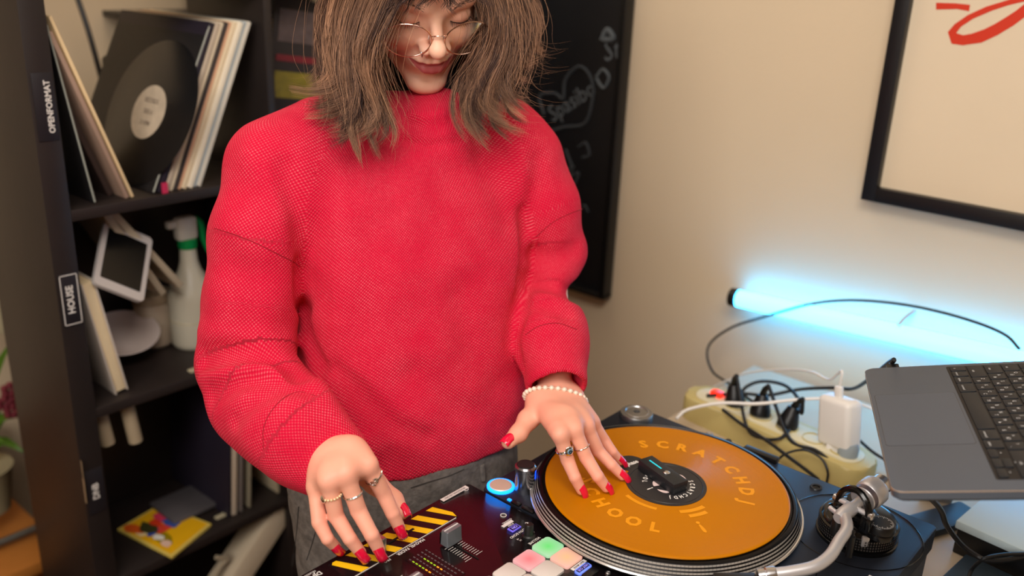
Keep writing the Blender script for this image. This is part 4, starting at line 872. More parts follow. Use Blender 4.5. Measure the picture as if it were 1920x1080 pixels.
def depth(p): return float((np.asarray(p)-CAMPOS)@CF)
print('L depths', [[round(depth(q), 3) for q in f[0]] for f in LH], 'z', [[round(q[2], 3) for q in f[0]] for f in LH])
print('R depths', [[round(depth(q), 3) for q in f[0]] for f in RH], 'z', [[round(q[2], 3) for q in f[0]] for f in RH])
dR = depth(RH[1][0][0]); wr1, wr2 = np.array(S(612, 868, dR+.035)), np.array(S(660, 850, dR+.035))
dI = depth(RH[0][0][1]); TR = [np.array(S(664, 872, dR+.03)), np.array(S(702, 905, dI+.045)), np.array(S(738, 937, dI+.045)), np.array(S(754, 960, dI+.036))]
def hand(P, H, w1, w2, TH, rw, elbow, re):
    d = rc(P, w1, w2, rw, rw)
    d = smin(d, rc(P, (w1+w2)/2, elbow, rw*1.15, re), .02)
    mc = [f[0][0] for f in H]
    for i, m in enumerate(mc): d = smin(d, rc(P, w1+(w2-w1)*(.0 if H is RH else 1)*1. if False else (w1+(w2-w1)*(i/3. if H is LH else 1-i/3.)), m, rw*.88, .0102-.0006*i), .014)
    for i in range(3): d = smin(d, rc(P, mc[i]*.88+((w1+w2)/2)*.12, mc[i+1]*.88+((w1+w2)/2)*.12, .0084, .0084), .012); d = smin(d, rc(P, mc[i]*.65+((w1+w2)/2)*.35, mc[i+1]*.65+((w1+w2)/2)*.35, .0108, .0108), .014)
    d = smin(d, rc(P, mc[0]*.5+w1*.25+w2*.25, mc[3]*.5+w1*.25+w2*.25, rw*.74, rw*.74), .016)
    for (q, r_) in H:
        f = chain(P, q, r_, .0012)
        d = smin(d, f, .0045)
    d = smin(d, chain(P, TH, (.014, .0125, .0105, .0085), .006), .010)
    return d
eL, eR = np.array(S(1035, 655, 1.25)), np.array(S(540, 790, 1.12))
handL = lambda P: hand(P, LH, wl1, wl2, TL, .0160, eL, .030)
handR = lambda P: hand(P, RH, wr1, wr2, TR, .0165, eR, .030)
# ---- head in its own frame (m): y to the face, z up, x to her right
HR = np.array(((-.5142, .7314, .4479), (-.8563, -.4084, -.316), (-.0482, -.5461, .8364))); HO = np.array((-.3845, -.0578, 1.562))
def hw(p): return HR@np.array(p, float)+HO
def hl(P): return (P-HO)@HR
NB = S(806, 225, 1.272); nb_l = hl(NB[None])[0]
def sym(f): return lambda s: f(s)
def headf(P, feat=True):
    p = hl(P).copy(); p[:, 0] = p[:, 0]; q = p.copy(); q[:, 0] = np.abs(q[:, 0])
    d = el(q, (0, -.015, .035), (.074, .092, .085))
    d = smin(d, el(q, (0, .024, -.016), (.062, .056, .080)), .02)
    d = smin(d, el(q, (0, .030, .045), (.060, .052, .052)), .02)
    d = smin(d, rc(q, (.049, .005, -.045), (.014, .064, -.098), .016, .013), .022)
    d = smin(d, el(q, (0, .072, -.1015), (.019, .0135, .0130)), .014)
    d = smin(d, el(q, (.034, .057, -.028), (.024, .021, .021)), .016)
    d = smin(d, rc(q, (.043, .064, .022), (.012, .077, .020), .007, .0065), .012)
    d = smax(d, -(np.linalg.norm(q-(.031, .093, .003), axis=1)-.0155), .010)
    d = smin(d, el(q, (.031, .0655, .003), (.0155, .0135, .0125)), .0025)
    d = smin(d, el(q, (0, .060, -.059), (.032, .027, .025)), .012)
    n = rc(q, (0, .079, .010), (0, .101, -.022), .0062, .0088); n = smin(n, np.linalg.norm(q-(0, .1035, -.0235), axis=1)-.0100, .005)
    n = smin(n, el(q, (.0125, .0900, -.0300), (.0078, .0105, .0078)), .005)
    d = smin(d, n, .009)
    d = smax(d, -el(q, (.0062, .0955, -.0375), (.0035, .0045, .0035)), .002)
    # groove of the smile, corners of the mouth
    gd = rc(q, (.019, .088, -.034), (.034, .078, -.056), .0, .0); d = d+.0016*np.exp(-(gd/.004)**2)
    d = smin(d, chain(q, [(0, .0870, -.0530), (.006, .0868, -.0517), (.016, .0828, -.0528), (.0285, .0725, -.0532)], (.0043, .0046, .0036, .0012), .003), .003)
    d = smin(d, chain(q, [(0, .0865, -.0655), (.009, .0850, -.0648), (.018, .0802, -.0615), (.0285, .0725, -.0540)], (.0062, .0058, .0042, .0012), .003), .003)
    gd = chain(q, [(0, .0945, -.0590), (.012, .0915, -.0588), (.021, .0855, -.0570), (.031, .0765, -.0530)], (0, 0, 0, 0), .0001); d = d+.0022*np.exp(-(gd/.0022)**2)
    d = smin(d, el(q, (.073, -.012, -.008), (.006, .016, .026)), .004)
    d = smin(d, rc(p, (0, -.034, -.050), nb_l, .046, .052), .010)
    return d
skin_faces = []
def skincol(V, where):
    C = np.tile(np.array(srgb(246, 192, 164)[:3]) if where == 'head' else np.array(srgb(240, 172, 146)[:3]), (len(V), 1))
    if where == 'head':
        q = hl(V); q[:, 0] = np.abs(q[:, 0])
        up = chain(q, [(0, .0870, -.0530), (.006, .0868, -.0517), (.016, .0828, -.0528), (.0285, .0725, -.0532)], (.0043, .0046, .0036, .0012), .003)
        lo_ = chain(q, [(0, .0865, -.0655), (.009, .0850, -.0648), (.018, .0802, -.0615), (.0285, .0725, -.0540)], (.0062, .0058, .0042, .0012), .003)
        dl_ = np.minimum(up, lo_); xx = q[:, 0]/.0290; zc = -.0590+.0058*xx**2; tu = .0072*(1-np.clip(xx, 0, 1)**1.5)-.0012*np.exp(-(q[:, 0]/.003)**2); tl_ = .0112*(1-np.clip(xx, 0, 1)**2)
        sd_ = np.minimum(zc+tu-q[:, 2], q[:, 2]-(zc-tl_)); m = np.clip(sd_/.0010+.5, 0, 1)*(q[:, 1] > .066)*(q[:, 0] < .0295)
        C = C*(1-m[:, None])+np.array(srgb(178, 84, 84)[:3])*m[:, None]
        b = np.exp(-(np.linalg.norm(q-(.040, .070, -.025), axis=1)/.022)**2)*.2; C = C*(1-b[:, None])+np.array(srgb(232, 150, 128)[:3])*b[:, None]
        e = np.exp(-(np.linalg.norm(q-(.031, .078, .010), axis=1)/.013)**2)*.4; C = C*(1-e[:, None])+np.array(srgb(196, 132, 112)[:3])*e[:, None]
    else:
        H = LH if where == 'L' else RH
        for (j, r_) in H:
            for k in (0, 1, 2):
                b = np.exp(-(np.linalg.norm(V-j[k], axis=1)/.011)**2)*.35; C = C*(1-b[:, None])+np.array(srgb(240, 150, 134)[:3])*b[:, None]
    return C
parts = []
def region(fn, pts, pad, h, where, it=1):
    P = np.array(pts); V, F = nets(fn, P.min(0)-pad, P.max(0)+pad, h); V = relax(V, F, it, .4); parts.append((V, F, skincol(V, where)))
hc_ = hw((0, .02, -.01))
region(headf, [hc_-(.14, .14, .145), hc_+(.14, .14, .145)], 0, .0016, 'head')
region(handL, [q for f in LH for q in f[0]]+TL+[wl1, wl2, eL], .018, .0013, 'L')
region(handR, [q for f in RH for q in f[0]]+TR+[wr1, wr2, eR], .018, .0013, 'R')
# trunk and limbs inside the clothes, coarser
shR, shL = S(530, 300, 1.17), S(975, 285, 1.29); elR, elL = S(458, 665, 1.18), S(1032, 500, 1.31)
hip = np.array((-.350, -.115, .88))
def trunk(P):
    d = rc(P, NB, hip+(0, 0, .1), .05, .085); d = smin(d, rc(P, shR, shL, .045, .045), .03); d = smin(d, rc(P, NB, NB+(0, 0, -.05), .05, .06), .03)
    d = smin(d, chain(P, [shR, elR, eR], (.042, .036, .028), .01), .02); d = smin(d, chain(P, [shL, elL, eL], (.040, .024, .024), .01), .02)
    for s in (-1, 1): d = smin(d, chain(P, [hip+LEF*.07*s, hip+LEF*.085*s+(.02, 0, -.42), hip+LEF*.09*s+(-.01, 0, -.81)], (.075, .05, .038), .02), .03)
    return d
V, F = nets(trunk, (-.72, -.55, .0), (.12, .30, 1.50), .010); parts.append((V, F, skincol(V, 'T' if False else 'head')))
sk = mat('skin', (240, 188, 164), .5, bump=.06, bscale=700); b = sk.node_tree.nodes['Principled BSDF']
at_ = sk.node_tree.nodes.new('ShaderNodeAttribute'); at_.attribute_name = 'tone'; sk.node_tree.links.new(at_.outputs['Color'], b.inputs['Base Color'])
b.inputs['Subsurface Weight'].default_value = .12; b.inputs['Subsurface Radius'].default_value = (.010, .004, .002); b.inputs['Subsurface Scale'].default_value = .6
off = 0; VV = []; FF = []; CC = []
for V, F, C in parts: VV.append(V); FF.append(F+off); CC.append(C); off += len(V)
body = mesh('body', np.vstack(VV), np.vstack(FF), sk, per, True)
ca = body.data.color_attributes.new('tone', 'FLOAT_COLOR', 'POINT'); CC = np.vstack(CC); ca.data.foreach_set('color', np.hstack([CC, np.ones((len(CC), 1))]).astype(np.float32).ravel())
# ---- nails, rings, bracelet
nailm = mat('nail_polish_red', (232, 18, 62), .12, coat=.6)
def nail(q, r_, ref, ext=.006, wd=1.0):
    d = q[-1]-q[-2]; d /= np.linalg.norm(d); n_ = ref-d*(ref@d); n_ /= np.linalg.norm(n_); s = np.cross(d, n_); tip = q[-1]; V = []; F = []
    nu, nv = 9, 8; Ln = .0165+ext
    for layer in (0, 1):
        for j in range(nv):
            t = j/(nv-1); along = -.0100+t*Ln; rr = r_+.0011-.0005*layer
            for i in range(nu):
                th = (i/(nu-1)-.5)*2*(1.02*wd if t > .15 else 1.02*wd*(.72+.28*t/.15)); drop = .0010*(t-.5)**2*4+ (.0016*max(0, t-.6)/.4)
                V.append(tip+d*along+n_*(math.cos(th)*rr*1.0-drop)+s*math.sin(th)*rr*.88)
    N_ = nu*nv
    for j in range(nv-1):
        for i in range(nu-1):
            a_ = j*nu+i; F.append([a_, a_+1, a_+nu+1, a_+nu]); F.append([N_+a_+nu, N_+a_+nu+1, N_+a_+1, N_+a_])
    for i in range(nu-1): F.append([i, N_+i, N_+i+1, i+1]); k = (nv-1)*nu+i; F.append([k, k+1, N_+k+1, N_+k])
    for j in range(nv-1): a_ = j*nu; F.append([a_, a_+nu, N_+a_+nu, N_+a_]); a_ = j*nu+nu-1; F.append([a_, N_+a_, N_+a_+nu, a_+nu])
    mesh('fingernail', V, F, nailm, per, True)
tocam = -CF
refL = np.array((0, 0, 1.))*.9+tocam*.5
for f in LH: nail(f[0], f[1][-1], refL)
for f in RH: nail(f[0], f[1][-1], tocam*1.0+UPV*.3, .007)
nail(TL, .0085, UPV*.8+tocam*.4-CR*.2, .004); nail(TR, .0085, CR*.9+tocam*.5, .004)
silv = mat('ring_silver', (226, 224, 222), .12, 1.)
def fring(f, t, rr, dq=.0, k=1, m=None, name='ring', seg=40):
    a_, b_ = f[0][0], f[0][1]; c_ = a_+(b_-a_)*t; d = (b_-a_)/np.linalg.norm(b_-a_); r_ = f[1][0]+(f[1][1]-f[1][0])*t+rr*.4
    x_, y_, z_ = frame(d); return tube(name, [Vector(c_)+(x_*math.cos(q)+y_*math.sin(q))*r_ for q in np.linspace(0, 2*PI, seg, endpoint=False)], rr, m or silv, per, 8, closed=True), c_, d, r_
fring(LH[1], .62, .0009)
o, c_, d, r_ = fring(LH[0], .58, .0018)
n_ = refL-d*(refL@d); n_ /= np.linalg.norm(n_)
lathe('ring_setting', [(0, 0), (.0055, 0), (.0062, .0012), (.0045, .0026), (0, .0028)], c_+n_*(r_-.0005), silv, o, n_, 28)
lathe('eye_stone', [(0, .0026), (.0038, .0026), (.0030, .0036), (0, .0040)], c_+n_*(r_-.0005), mat('eye_stone_blue', (96, 130, 150), .15), o, n_, 24)
lathe('eye_pupil', [(.0012, 0), (.0012, .0006), (.0020, .0006), (.0020, 0)], c_+n_*(r_+.0033), blkg, o, n_, 20)
fring(RH[1], .55, .0012)
# beaded ring with a shell on the ring finger
a_, b_ = RH[2][0][0], RH[2][0][1]; c_ = a_+(b_-a_)*.42; d = (b_-a_)/np.linalg.norm(b_-a_); x_, y_, z_ = frame(d); pearl = mat('pearl', (244, 226, 206), .22, coat=.5, spec=.6)

bm = bmesh.new()
for k in range(18):
    q = 2*PI*k/18; bmesh.ops.create_uvsphere(bm, u_segments=10, v_segments=7, radius=.0015, matrix=Matrix.Translation(Vector(c_)+(x_*math.cos(q)+y_*math.sin(q))*.0100))
beads = bmobj('beaded_ring', bm, mat('bead_gold_pearl', (240, 214, 170), .2, .3), per, True)
sp_ = tocam*.6-CR*.8; sp_ -= d*(sp_@d); sp_ /= np.linalg.norm(sp_)
lathe('shell_charm', [(0, -.001), (.0042, 0), (.0046, .001), (.003, .0026), (0, .003)], c_+sp_*.0098, silv, beads, sp_, 20)
# open ring with two leaf ends on the index finger
a_, b_ = RH[0][0][0], RH[0][0][1]; c_ = a_+(b_-a_)*.38; d = (b_-a_)/np.linalg.norm(b_-a_); nn = tocam-d*(tocam@d); nn /= np.linalg.norm(nn); ss = np.cross(d, nn)
rr = .0106; arc_ = [c_+(nn*math.cos(q)+ss*math.sin(q))*rr+d*.003*math.sin(q) for q in np.linspace(.45, 2*PI-.45, 34)]
op = tube('open_ring', arc_, .0010, silv, per, 8)
for sgn_, q in ((1, .45), (-1, 2*PI-.45)):
    e_ = c_+(nn*math.cos(q)+ss*math.sin(q))*rr+d*.003*math.sin(q); tg = -(ss*math.cos(q)-nn*math.sin(q))*sgn_
    for k in (-1, 0, 1): tube('ring_leaf', [e_, e_+tg*.0022+d*.0022*k, e_+tg*.0050+d*.0034*k+nn*.0004], [.0006, .0014, .0004], silv, op, 8, sm=6)
# pearl bracelet, every pearl its own
bc = (wl1+wl2)/2+np.array((0, 0, .0)); bx = (wl2-wl1); bx /= np.linalg.norm(bx); bax = (eL-bc); bax /= np.linalg.norm(bax); by = np.cross(bax, bx); bx = np.cross(by, bax)
bcen = bc-bax*.001+np.array((0, 0, .0025)); hwid = np.linalg.norm(wl2-wl1)/2+.0205
bl = None
pearls = []
for k in range(30):
    q = 2*PI*k/30; c_ = bcen+bx*hwid*math.cos(q)+by*.0232*math.sin(q); bm = bmesh.new(); bmesh.ops.create_uvsphere(bm, u_segments=14, v_segments=9, radius=.0033, matrix=Matrix.Translation(Vector(c_)))
    pearls.append((bm, c_))
strg = tube('bracelet', [p[1] for p in pearls], .0007, mat('thread', (220, 210, 190), .6), per, 5, closed=True)
for bm, c_ in pearls: bmobj('pearl', bm, pearl, strg, True)

# ---- the sweater
red = bpy.data.materials.new('red_knit'); red.use_nodes = True; nt = red.node_tree; b = nt.nodes['Principled BSDF']
def N(t, **kw):
    n = nt.nodes.new(t)
    for k_, v_ in kw.items(): setattr(n, k_, v_)
    return n
uvn = N('ShaderNodeUVMap'); uvn.uv_map = 'knit'; tcn = N('ShaderNodeTexCoord')
wob = N('ShaderNodeTexNoise'); wob.inputs['Scale'].default_value = 60; nt.links.new(tcn.outputs['Object'], wob.inputs['Vector'])
wsc = N('ShaderNodeVectorMath', operation='SCALE'); wsc.inputs['Scale'].default_value = .0009; nt.links.new(wob.outputs['Color'], wsc.inputs[0])
wad = N('ShaderNodeVectorMath', operation='ADD'); nt.links.new(uvn.outputs[0], wad.inputs[0]); nt.links.new(wsc.outputs[0], wad.inputs[1])
sx_ = N('ShaderNodeSeparateXYZ'); nt.links.new(wad.outputs[0], sx_.inputs[0])
def M2(op, a, v=None, b_=None):
    n = N('ShaderNodeMath', operation=op)
    if isinstance(a, float): n.inputs[0].default_value = a
    else: nt.links.new(a, n.inputs[0])
    if v is not None: n.inputs[1].default_value = v
    if b_ is not None: nt.links.new(b_, n.inputs[1])
    return n.outputs[0]
pu, pv = 2*PI/.0050, 2*PI/.0048
st_ = M2('MULTIPLY', M2('COSINE', M2('MULTIPLY', sx_.outputs[0], pu)), b_=M2('COSINE', M2('MULTIPLY', sx_.outputs[1], pv)))
st_ = M2('ADD', M2('MULTIPLY', st_, .5), .5)
fz = N('ShaderNodeTexNoise'); fz.inputs['Scale'].default_value = 700; fz.inputs['Detail'].default_value = 5; nt.links.new(tcn.outputs['Object'], fz.inputs['Vector'])
pt_ = N('ShaderNodeTexNoise'); pt_.inputs['Scale'].default_value = 22; pt_.inputs['Detail'].default_value = 3; nt.links.new(tcn.outputs['Object'], pt_.inputs['Vector'])
mot = N('ShaderNodeTexNoise'); mot.inputs['Scale'].default_value = 330; nt.links.new(tcn.outputs['Object'], mot.inputs['Vector'])
sp2 = M2('POWER', st_, 3.0); amt = M2('MULTIPLY', sp2, b_=M2('MULTIPLY', mot.outputs['Fac'], 1.7))
amt = M2('MULTIPLY', amt, b_=M2('ADD', M2('MULTIPLY', pt_.outputs['Fac'], 1.3), -.1))
cl = N('ShaderNodeClamp'); nt.links.new(amt, cl.inputs[0])
mx_ = N('ShaderNodeMix', data_type='RGBA'); nt.links.new(cl.outputs[0], mx_.inputs[0])
mx_.inputs[6].default_value = srgb(208, 6, 54); mx_.inputs[7].default_value = srgb(255, 128, 138)
nt.links.new(mx_.outputs[2], b.inputs['Base Color'])
hh = M2('ADD', M2('MULTIPLY', st_, 1.0), b_=M2('MULTIPLY', fz.outputs['Fac'], .9))
bp = N('ShaderNodeBump'); bp.inputs['Strength'].default_value = .75; bp.inputs['Distance'].default_value = .0011; nt.links.new(hh, bp.inputs['Height']); nt.links.new(bp.outputs[0], b.inputs['Normal'])
b.inputs['Roughness'].default_value = .9; b.inputs['Specular IOR Level'].default_value = .15
b.inputs['Sheen Weight'].default_value = .12; b.inputs['Sheen Tint'].default_value = srgb(255, 120, 130); b.inputs['Sheen Roughness'].default_value = .5
ZH = float(S(770, 893, 1.19)[2])
# rings of the trunk: z, centre (x,y), half width, half depth
def ringc(px, py, D, a_, b_): p = S(px, py, D); return (p[2], p[0], p[1], a_, b_)
RG = sorted([(ZH-.03,)+tuple(np.array((-.348, -.122)))+(.164, .112), ringc(781, 740, 1.285, .168, .118), ringc(786, 600, 1.275, .162, .120), ringc(780, 450, 1.265, .172, .120),
             ringc(775, 340, 1.26, .180, .108), ringc(785, 270, 1.255, .165, .090), ringc(800, 222, 1.25, .10, .072), ringc(806, 195, 1.25, .07, .062)])
RG = np.array(RG)
def torso(P):
    z = P[:, 2]; g = [np.interp(z, RG[:, 0], RG[:, k]) for k in range(1, 5)]
    dx = P[:, 0]-g[0]; dy = P[:, 1]-g[1]; u = dx*LEF[0]+dy*LEF[1]; v = dx*FAC[0]+dy*FAC[1]
    e = 2.35; k0 = (np.abs(u/g[2])**e+np.abs(v/g[3])**e)**(1/e); d = (k0-1)*np.minimum(g[2], g[3])*.95
    return d, z
def pr_(D, px): return px*D/FPX
SRp = [S(600, 262, 1.20), S(520, 318, 1.165), S(487, 440, 1.15), S(474, 560, 1.16), S(462, 668, 1.165)]
SRr = [pr_(1.2, 62), pr_(1.16, 92), pr_(1.15, 88), pr_(1.16, 86), pr_(1.165, 84)]
SRq = [S(458, 678, 1.165), S(492, 752, 1.12), S(556, 812, 1.065)]; SRs = [pr_(1.165, 90), pr_(1.12, 92), pr_(1.065, 86)]
CUFR = [S(540, 792, 1.075), S(634, 884, 1.050)]; CRr = [pr_(1.075, 78), pr_(1.045, 66)]
SLp = [S(940, 250, 1.28), S(978, 300, 1.29), S(1015, 390, 1.30), S(1038, 462, 1.31)]; SLr = [pr_(1.28, 55), pr_(1.29, 66), pr_(1.30, 68), pr_(1.31, 60)]
SLq = [S(1038, 480, 1.31), S(1026, 545, 1.29), S(1024, 600, 1.26), S(1030, 640, 1.24)]; SLs = [pr_(1.31, 58), pr_(1.29, 47), pr_(1.26, 60), pr_(1.24, 66)]
CUFL = [S(1030, 625, 1.245), S(1045, 728, 1.190)]; CLr = [pr_(1.245, 66), pr_(1.185, 57)]
def cuffcut(P, C, r_, t=.012, back=.035):
    ax_ = C[1]-C[0]; ax_ = ax_/np.linalg.norm(ax_); return ax_
def swbase(P):
    d, z = torso(P); d = smax(d, (ZH-z), .006); d = smax(d, z-RG[-3, 0]-.012, .02)
    cS = (S(690, 225, 1.225), S(610, 262, 1.20)); d = smin(d, rc(P, S(722, 254, 1.24), SRp[0], .058, SRr[0]), .05)
    d = smin(d, rc(P, S(880, 252, 1.265), SLp[0], .054, SLr[0]), .05)
    up_ = chain(P, SRp, SRr, .02); lo_ = chain(P, SRq, SRs, .02); aR = smin(up_, lo_, .012); axr = (CUFR[1]-CUFR[0]); axr /= np.linalg.norm(axr)
    cf = smax(rc(P, CUFR[0], CUFR[1]+axr*.03, CRr[0], CRr[1]*.95), (P-CUFR[1])@axr, .006); aR = smin(aR, cf, .035)
    up_ = chain(P, SLp, SLr, .02); lo_ = chain(P, SLq, SLs, .015); aL = smin(up_, lo_, .015); axl = (CUFL[1]-CUFL[0]); axl /= np.linalg.norm(axl)
    cf = smax(rc(P, CUFL[0], CUFL[1]+axl*.03, CLr[0], CLr[1]*.95), (P-CUFL[1])@axl, .006); aL = smin(aL, cf, .025)
    kz = np.clip((z-1.22)/.10, 0, 1)
    for a_ in (aR, aL):
        d = np.where(kz > .01, smin(d, a_, .004+.045*kz), np.minimum(d, a_))
    # turtleneck
    n0, n1 = S(806, 268, 1.242), S(806, 220, 1.262); col = rc(P, n0, n1, .076, .066); n_ax = (n1-n0)/np.linalg.norm(n1-n0)
    col = smax(col, (P-n1)@n_ax-.004, .010); d = smin(d, col, .014)
    # openings
    d = smax(d, -smax(rc(P, n0, n1+n_ax*.06, .050, .056), -((P-n1)@n_ax+.035), .004), .006)
    d = smax(d, -(smax(rc(P, CUFR[1]-axr*.04, CUFR[1]+axr*.04, CRr[1]-.006, CRr[1]-.006), -((P-CUFR[1])@axr+.035), .004)), .004)
    d = smax(d, -(smax(rc(P, CUFL[1]-axl*.04, CUFL[1]+axl*.04, CLr[1]-.006, CLr[1]-.006), -((P-CUFL[1])@axl+.035), .004)), .004)
    dt, _ = torso(P); d = smax(d, -smax(dt+.007, z-ZH-.018, .004), .004)
    return d
CREASE = [  # picture polyline, depth of fold, width
    ([(380, 676), (430, 664), (474, 664), (523, 676), (556, 700)], .026, .014), ([(385, 672), (430, 664), (474, 664), (523, 676), (552, 698)], .014, .006), ([(395, 742), (430, 725), (470, 712), (510, 712)], .010, .013), ([(380, 705), (430, 695), (480, 690), (530, 700)], -.010, .011),
    ([(440, 790), (462, 762), (490, 742), (530, 725), (575, 728)], .010, .011), ([(380, 620), (430, 632), (500, 640), (555, 640)], -.006, .014),
    ([(625, 698), (665, 728), (701, 763), (745, 800), (800, 822)], .009, .012), ([(600, 720), (640, 790), (690, 842)], -.006, .016),
    ([(536, 315), (545, 360), (560, 420), (568, 470)], .008, .014), ([(564, 496), (563, 530), (566, 570), (574, 620), (588, 665), (600, 690)], .034, .0085),
    ([(986, 400), (985, 500), (976, 580), (963, 640), (975, 690)], .030, .008), ([(990, 476), (1030, 485), (1075, 470)], .011, .012),
    ([(986, 522), (1030, 532), (1062, 545), (1088, 552)], .028, .012), ([(985, 575), (1020, 572), (1060, 588)], .009, .011), ([(1010, 300), (1005, 360), (990, 430)], .008, .012),
    ([(752, 264), (800, 272), (862, 262)], .007, .006), ([(768, 232), (810, 240), (850, 226)], .006, .008), ([(775, 210), (800, 216), (830, 210)], -.003, .006), ([(700, 300), (730, 340), (740, 390)], .003, .016),
    ([(860, 560), (880, 640), (930, 720)], .004, .02), ([(900, 300), (930, 360), (950, 420)], .004, .018), ([(640, 420), (650, 520), (640, 600)], -.004, .022), ([(780, 700), (850, 760), (930, 790)], .005, .018),
    ([(470, 300), (500, 350), (520, 400)], -.004, .02), ([(430, 470), (460, 540), (470, 600)], .004, .018)]
cpts = []
for P_, am, wd in CREASE:
    Q_ = smoothpts([(x, y, 0) for x, y in P_], 14); cpts.append((march(swbase, Q_[:, 0], Q_[:, 1], .85, 1.5), am, wd))
def swf(P):
    d = swbase(P); near = np.abs(d) < .05
    if near.any():
        Pn = P[near]; add = np.zeros(len(Pn))
        for Q_, am, wd in cpts:
            m = np.full(len(Pn), 9.)
            for i in range(len(Q_)-1): m = np.minimum(m, rc(Pn, Q_[i], Q_[i+1], 0, 0))
            add += am*np.exp(-(m/wd)**2)
        d = d.copy(); d[near] += add+.0012*np.sin(Pn[:, 0]*70+Pn[:, 2]*40)*np.sin(Pn[:, 1]*60-Pn[:, 2]*55)
    return d
V, F = nets(swf, (-.66, -.56, ZH-.04), (.05, .30, 1.50), .0036); V = relax(V, F, 2, .4)
fc = V[F].mean(1)
dR_ = np.minimum(chain(fc, SRp[1:], SRr[1:]), np.minimum(chain(fc, SRq, SRs), rc(fc, *CUFR, *CRr))); dL_ = np.minimum(chain(fc, SLp[1:], SLr[1:]), np.minimum(chain(fc, SLq, SLs), rc(fc, *CUFL, *CLr))); dT_ = torso(fc)[0]
lab_ = np.argmin(np.stack([dT_-.004, dR_, dL_]), 0)
def armuv(P, pts):
    pts = np.array(pts); seg = np.linalg.norm(np.diff(pts, axis=0), axis=1); cum = np.r_[0, np.cumsum(seg)]; best = np.full(len(P), 99.); U = np.zeros(len(P)); W = np.zeros(len(P))
    rf = CF
    for i in range(len(pts)-1):
        d_ = pts[i+1]-pts[i]; L_ = np.linalg.norm(d_); d_ = d_/L_; t = np.clip((P-pts[i])@d_, -9 if i == 0 else 0, 9 if i == len(pts)-2 else L_); r_ = P-pts[i]-t[:, None]*d_; dist = np.linalg.norm(r_, axis=1)
        y_ = rf-d_*(rf@d_); y_ /= np.linalg.norm(y_); x_ = np.cross(d_, y_); ang = np.arctan2(r_@x_, -(r_@y_)); m = dist < best
        best[m] = dist[m]; U[m] = ang[m]*.062; W[m] = (cum[i]+(P-pts[i])@d_)[m]
    return np.stack([U, W], 1)
cr = F.ravel(); fl_ = np.repeat(lab_, 4); uv = np.zeros((len(cr), 2))
Pc = V[cr]; rel = Pc-np.array((-.35, -.12, 1.2)); lat = rel@LEF; fr_ = rel@FAC; th_ = np.arctan2(lat, np.maximum(fr_+.12, .02)); uvt = np.stack([.2*np.arctan2(lat, np.maximum(fr_+.10, .02)), rel[:, 2]-.8*fr_], 1)
uv[fl_ == 0] = uvt[fl_ == 0]
m = fl_ == 1; uv[m] = armuv(Pc[m], SRp[1:]+SRq[1:]+[CUFR[1]]); m = fl_ == 2; uv[m] = armuv(Pc[m], SLp[1:]+SLq[1:]+[CUFL[1]])
sweater = mesh('sweater', V, F, red, per, True)
ul = sweater.data.uv_layers.new(name='knit')
if len(ul.data) == len(uv): ul.data.foreach_set('uv', uv.astype(np.float32).ravel())
else: print('UV MISMATCH', len(ul.data), len(uv))
seamm = mat('seam_dark_red', (150, 8, 34), .9)
for P_ in ([(402, 428), (440, 440), (480, 456), (520, 476), (548, 490), (562, 500)], [(494, 842), (494, 805), (506, 775), (530, 748), (560, 735), (590, 742)],
           [(1092, 392), (1065, 402), (1035, 418), (1005, 444)], [(752, 262), (780, 268), (815, 271), (850, 266), (868, 258)], [(985, 628), (1010, 612), (1045, 606), (1082, 618)]):
    Q_ = smoothpts([(x, y, 0) for x, y in P_], 24); tube('sweater_seam', march(swf, Q_[:, 0], Q_[:, 1], .85, 1.5)+CF*.0002,   .0006, seamm, sweater, 5)

# ---- jeans and shoes
den = mat('charcoal_denim', (108, 102, 97), .85, noise=.75, nscale=110, bump=.5, bscale=260)
hpR, hpL = np.array((-.345, -.12, .90))-LEF*.075, np.array((-.345, -.12, .90))+LEF*.075
def jeansf(P):
    q = P-np.array((-.345, -.12, .94)); R_ = np.stack([LEF, FAC, UPV], 1); d = el(P, (-.345, -.12, .93), (.158, .112, .15), R_)
    d = smax(d, P[:, 2]-(ZH+.03), .004)
    for s, h in ((-1, hpR), (1, hpL)): d = smin(d, chain(P, [h, h+LEF*.012*s+FAC*.03+(0, 0, -.42), h+LEF*.02*s+(0, 0, -.86)], (.088, .066, .055), .02), .03)
    d = smax(d, -P[:, 2]+.04, .004)
    return d+.0016*np.sin(P[:, 2]*120+P[:, 0]*60)*np.sin(P[:, 1]*50+P[:, 2]*30)
V, F = nets(jeansf, (-.62, -.42, .0), (-.10, .16, 1.08), .006); V = relax(V, F, 1, .4); jn = mesh('jeans', V, F, den, per, True)
for s, h in ((-1, hpR), (1, hpL)):
    f0 = h+LEF*.02*s; f0 = np.array((f0[0], f0[1], .045))
    Vv, Ff = nets(lambda P: smax(smin(rc(P, f0-FAC*.03, f0+FAC*.14, .045, .036), rc(P, f0-FAC*.02, f0-FAC*.02+(0, 0, .10), .045, .048), .03), -P[:, 2], .004), f0-(.20, .20, .06), f0+(.22, .2, .2), .008)
    mesh('boot', Vv, Ff, blks, per, True)
for P_ in ([(606, 905), (600, 960), (588, 1010), (575, 1050)], [(560, 950), (556, 1000), (548, 1060)], [(770, 915), (800, 905), (840, 893), (870, 880)]):
    Q_ = smoothpts([(x, y, 0) for x, y in P_], 16); tube('denim_seam', march(jeansf, Q_[:, 0], Q_[:, 1], .85, 1.6), .0008, mat('denim_stitch', (58, 55, 53), .9), jn, 5)
bl_ = march(jeansf, [904, 906], [872, 900], .9, 1.6); tube('belt_loop', list(bl_), .004, den, jn, 8)

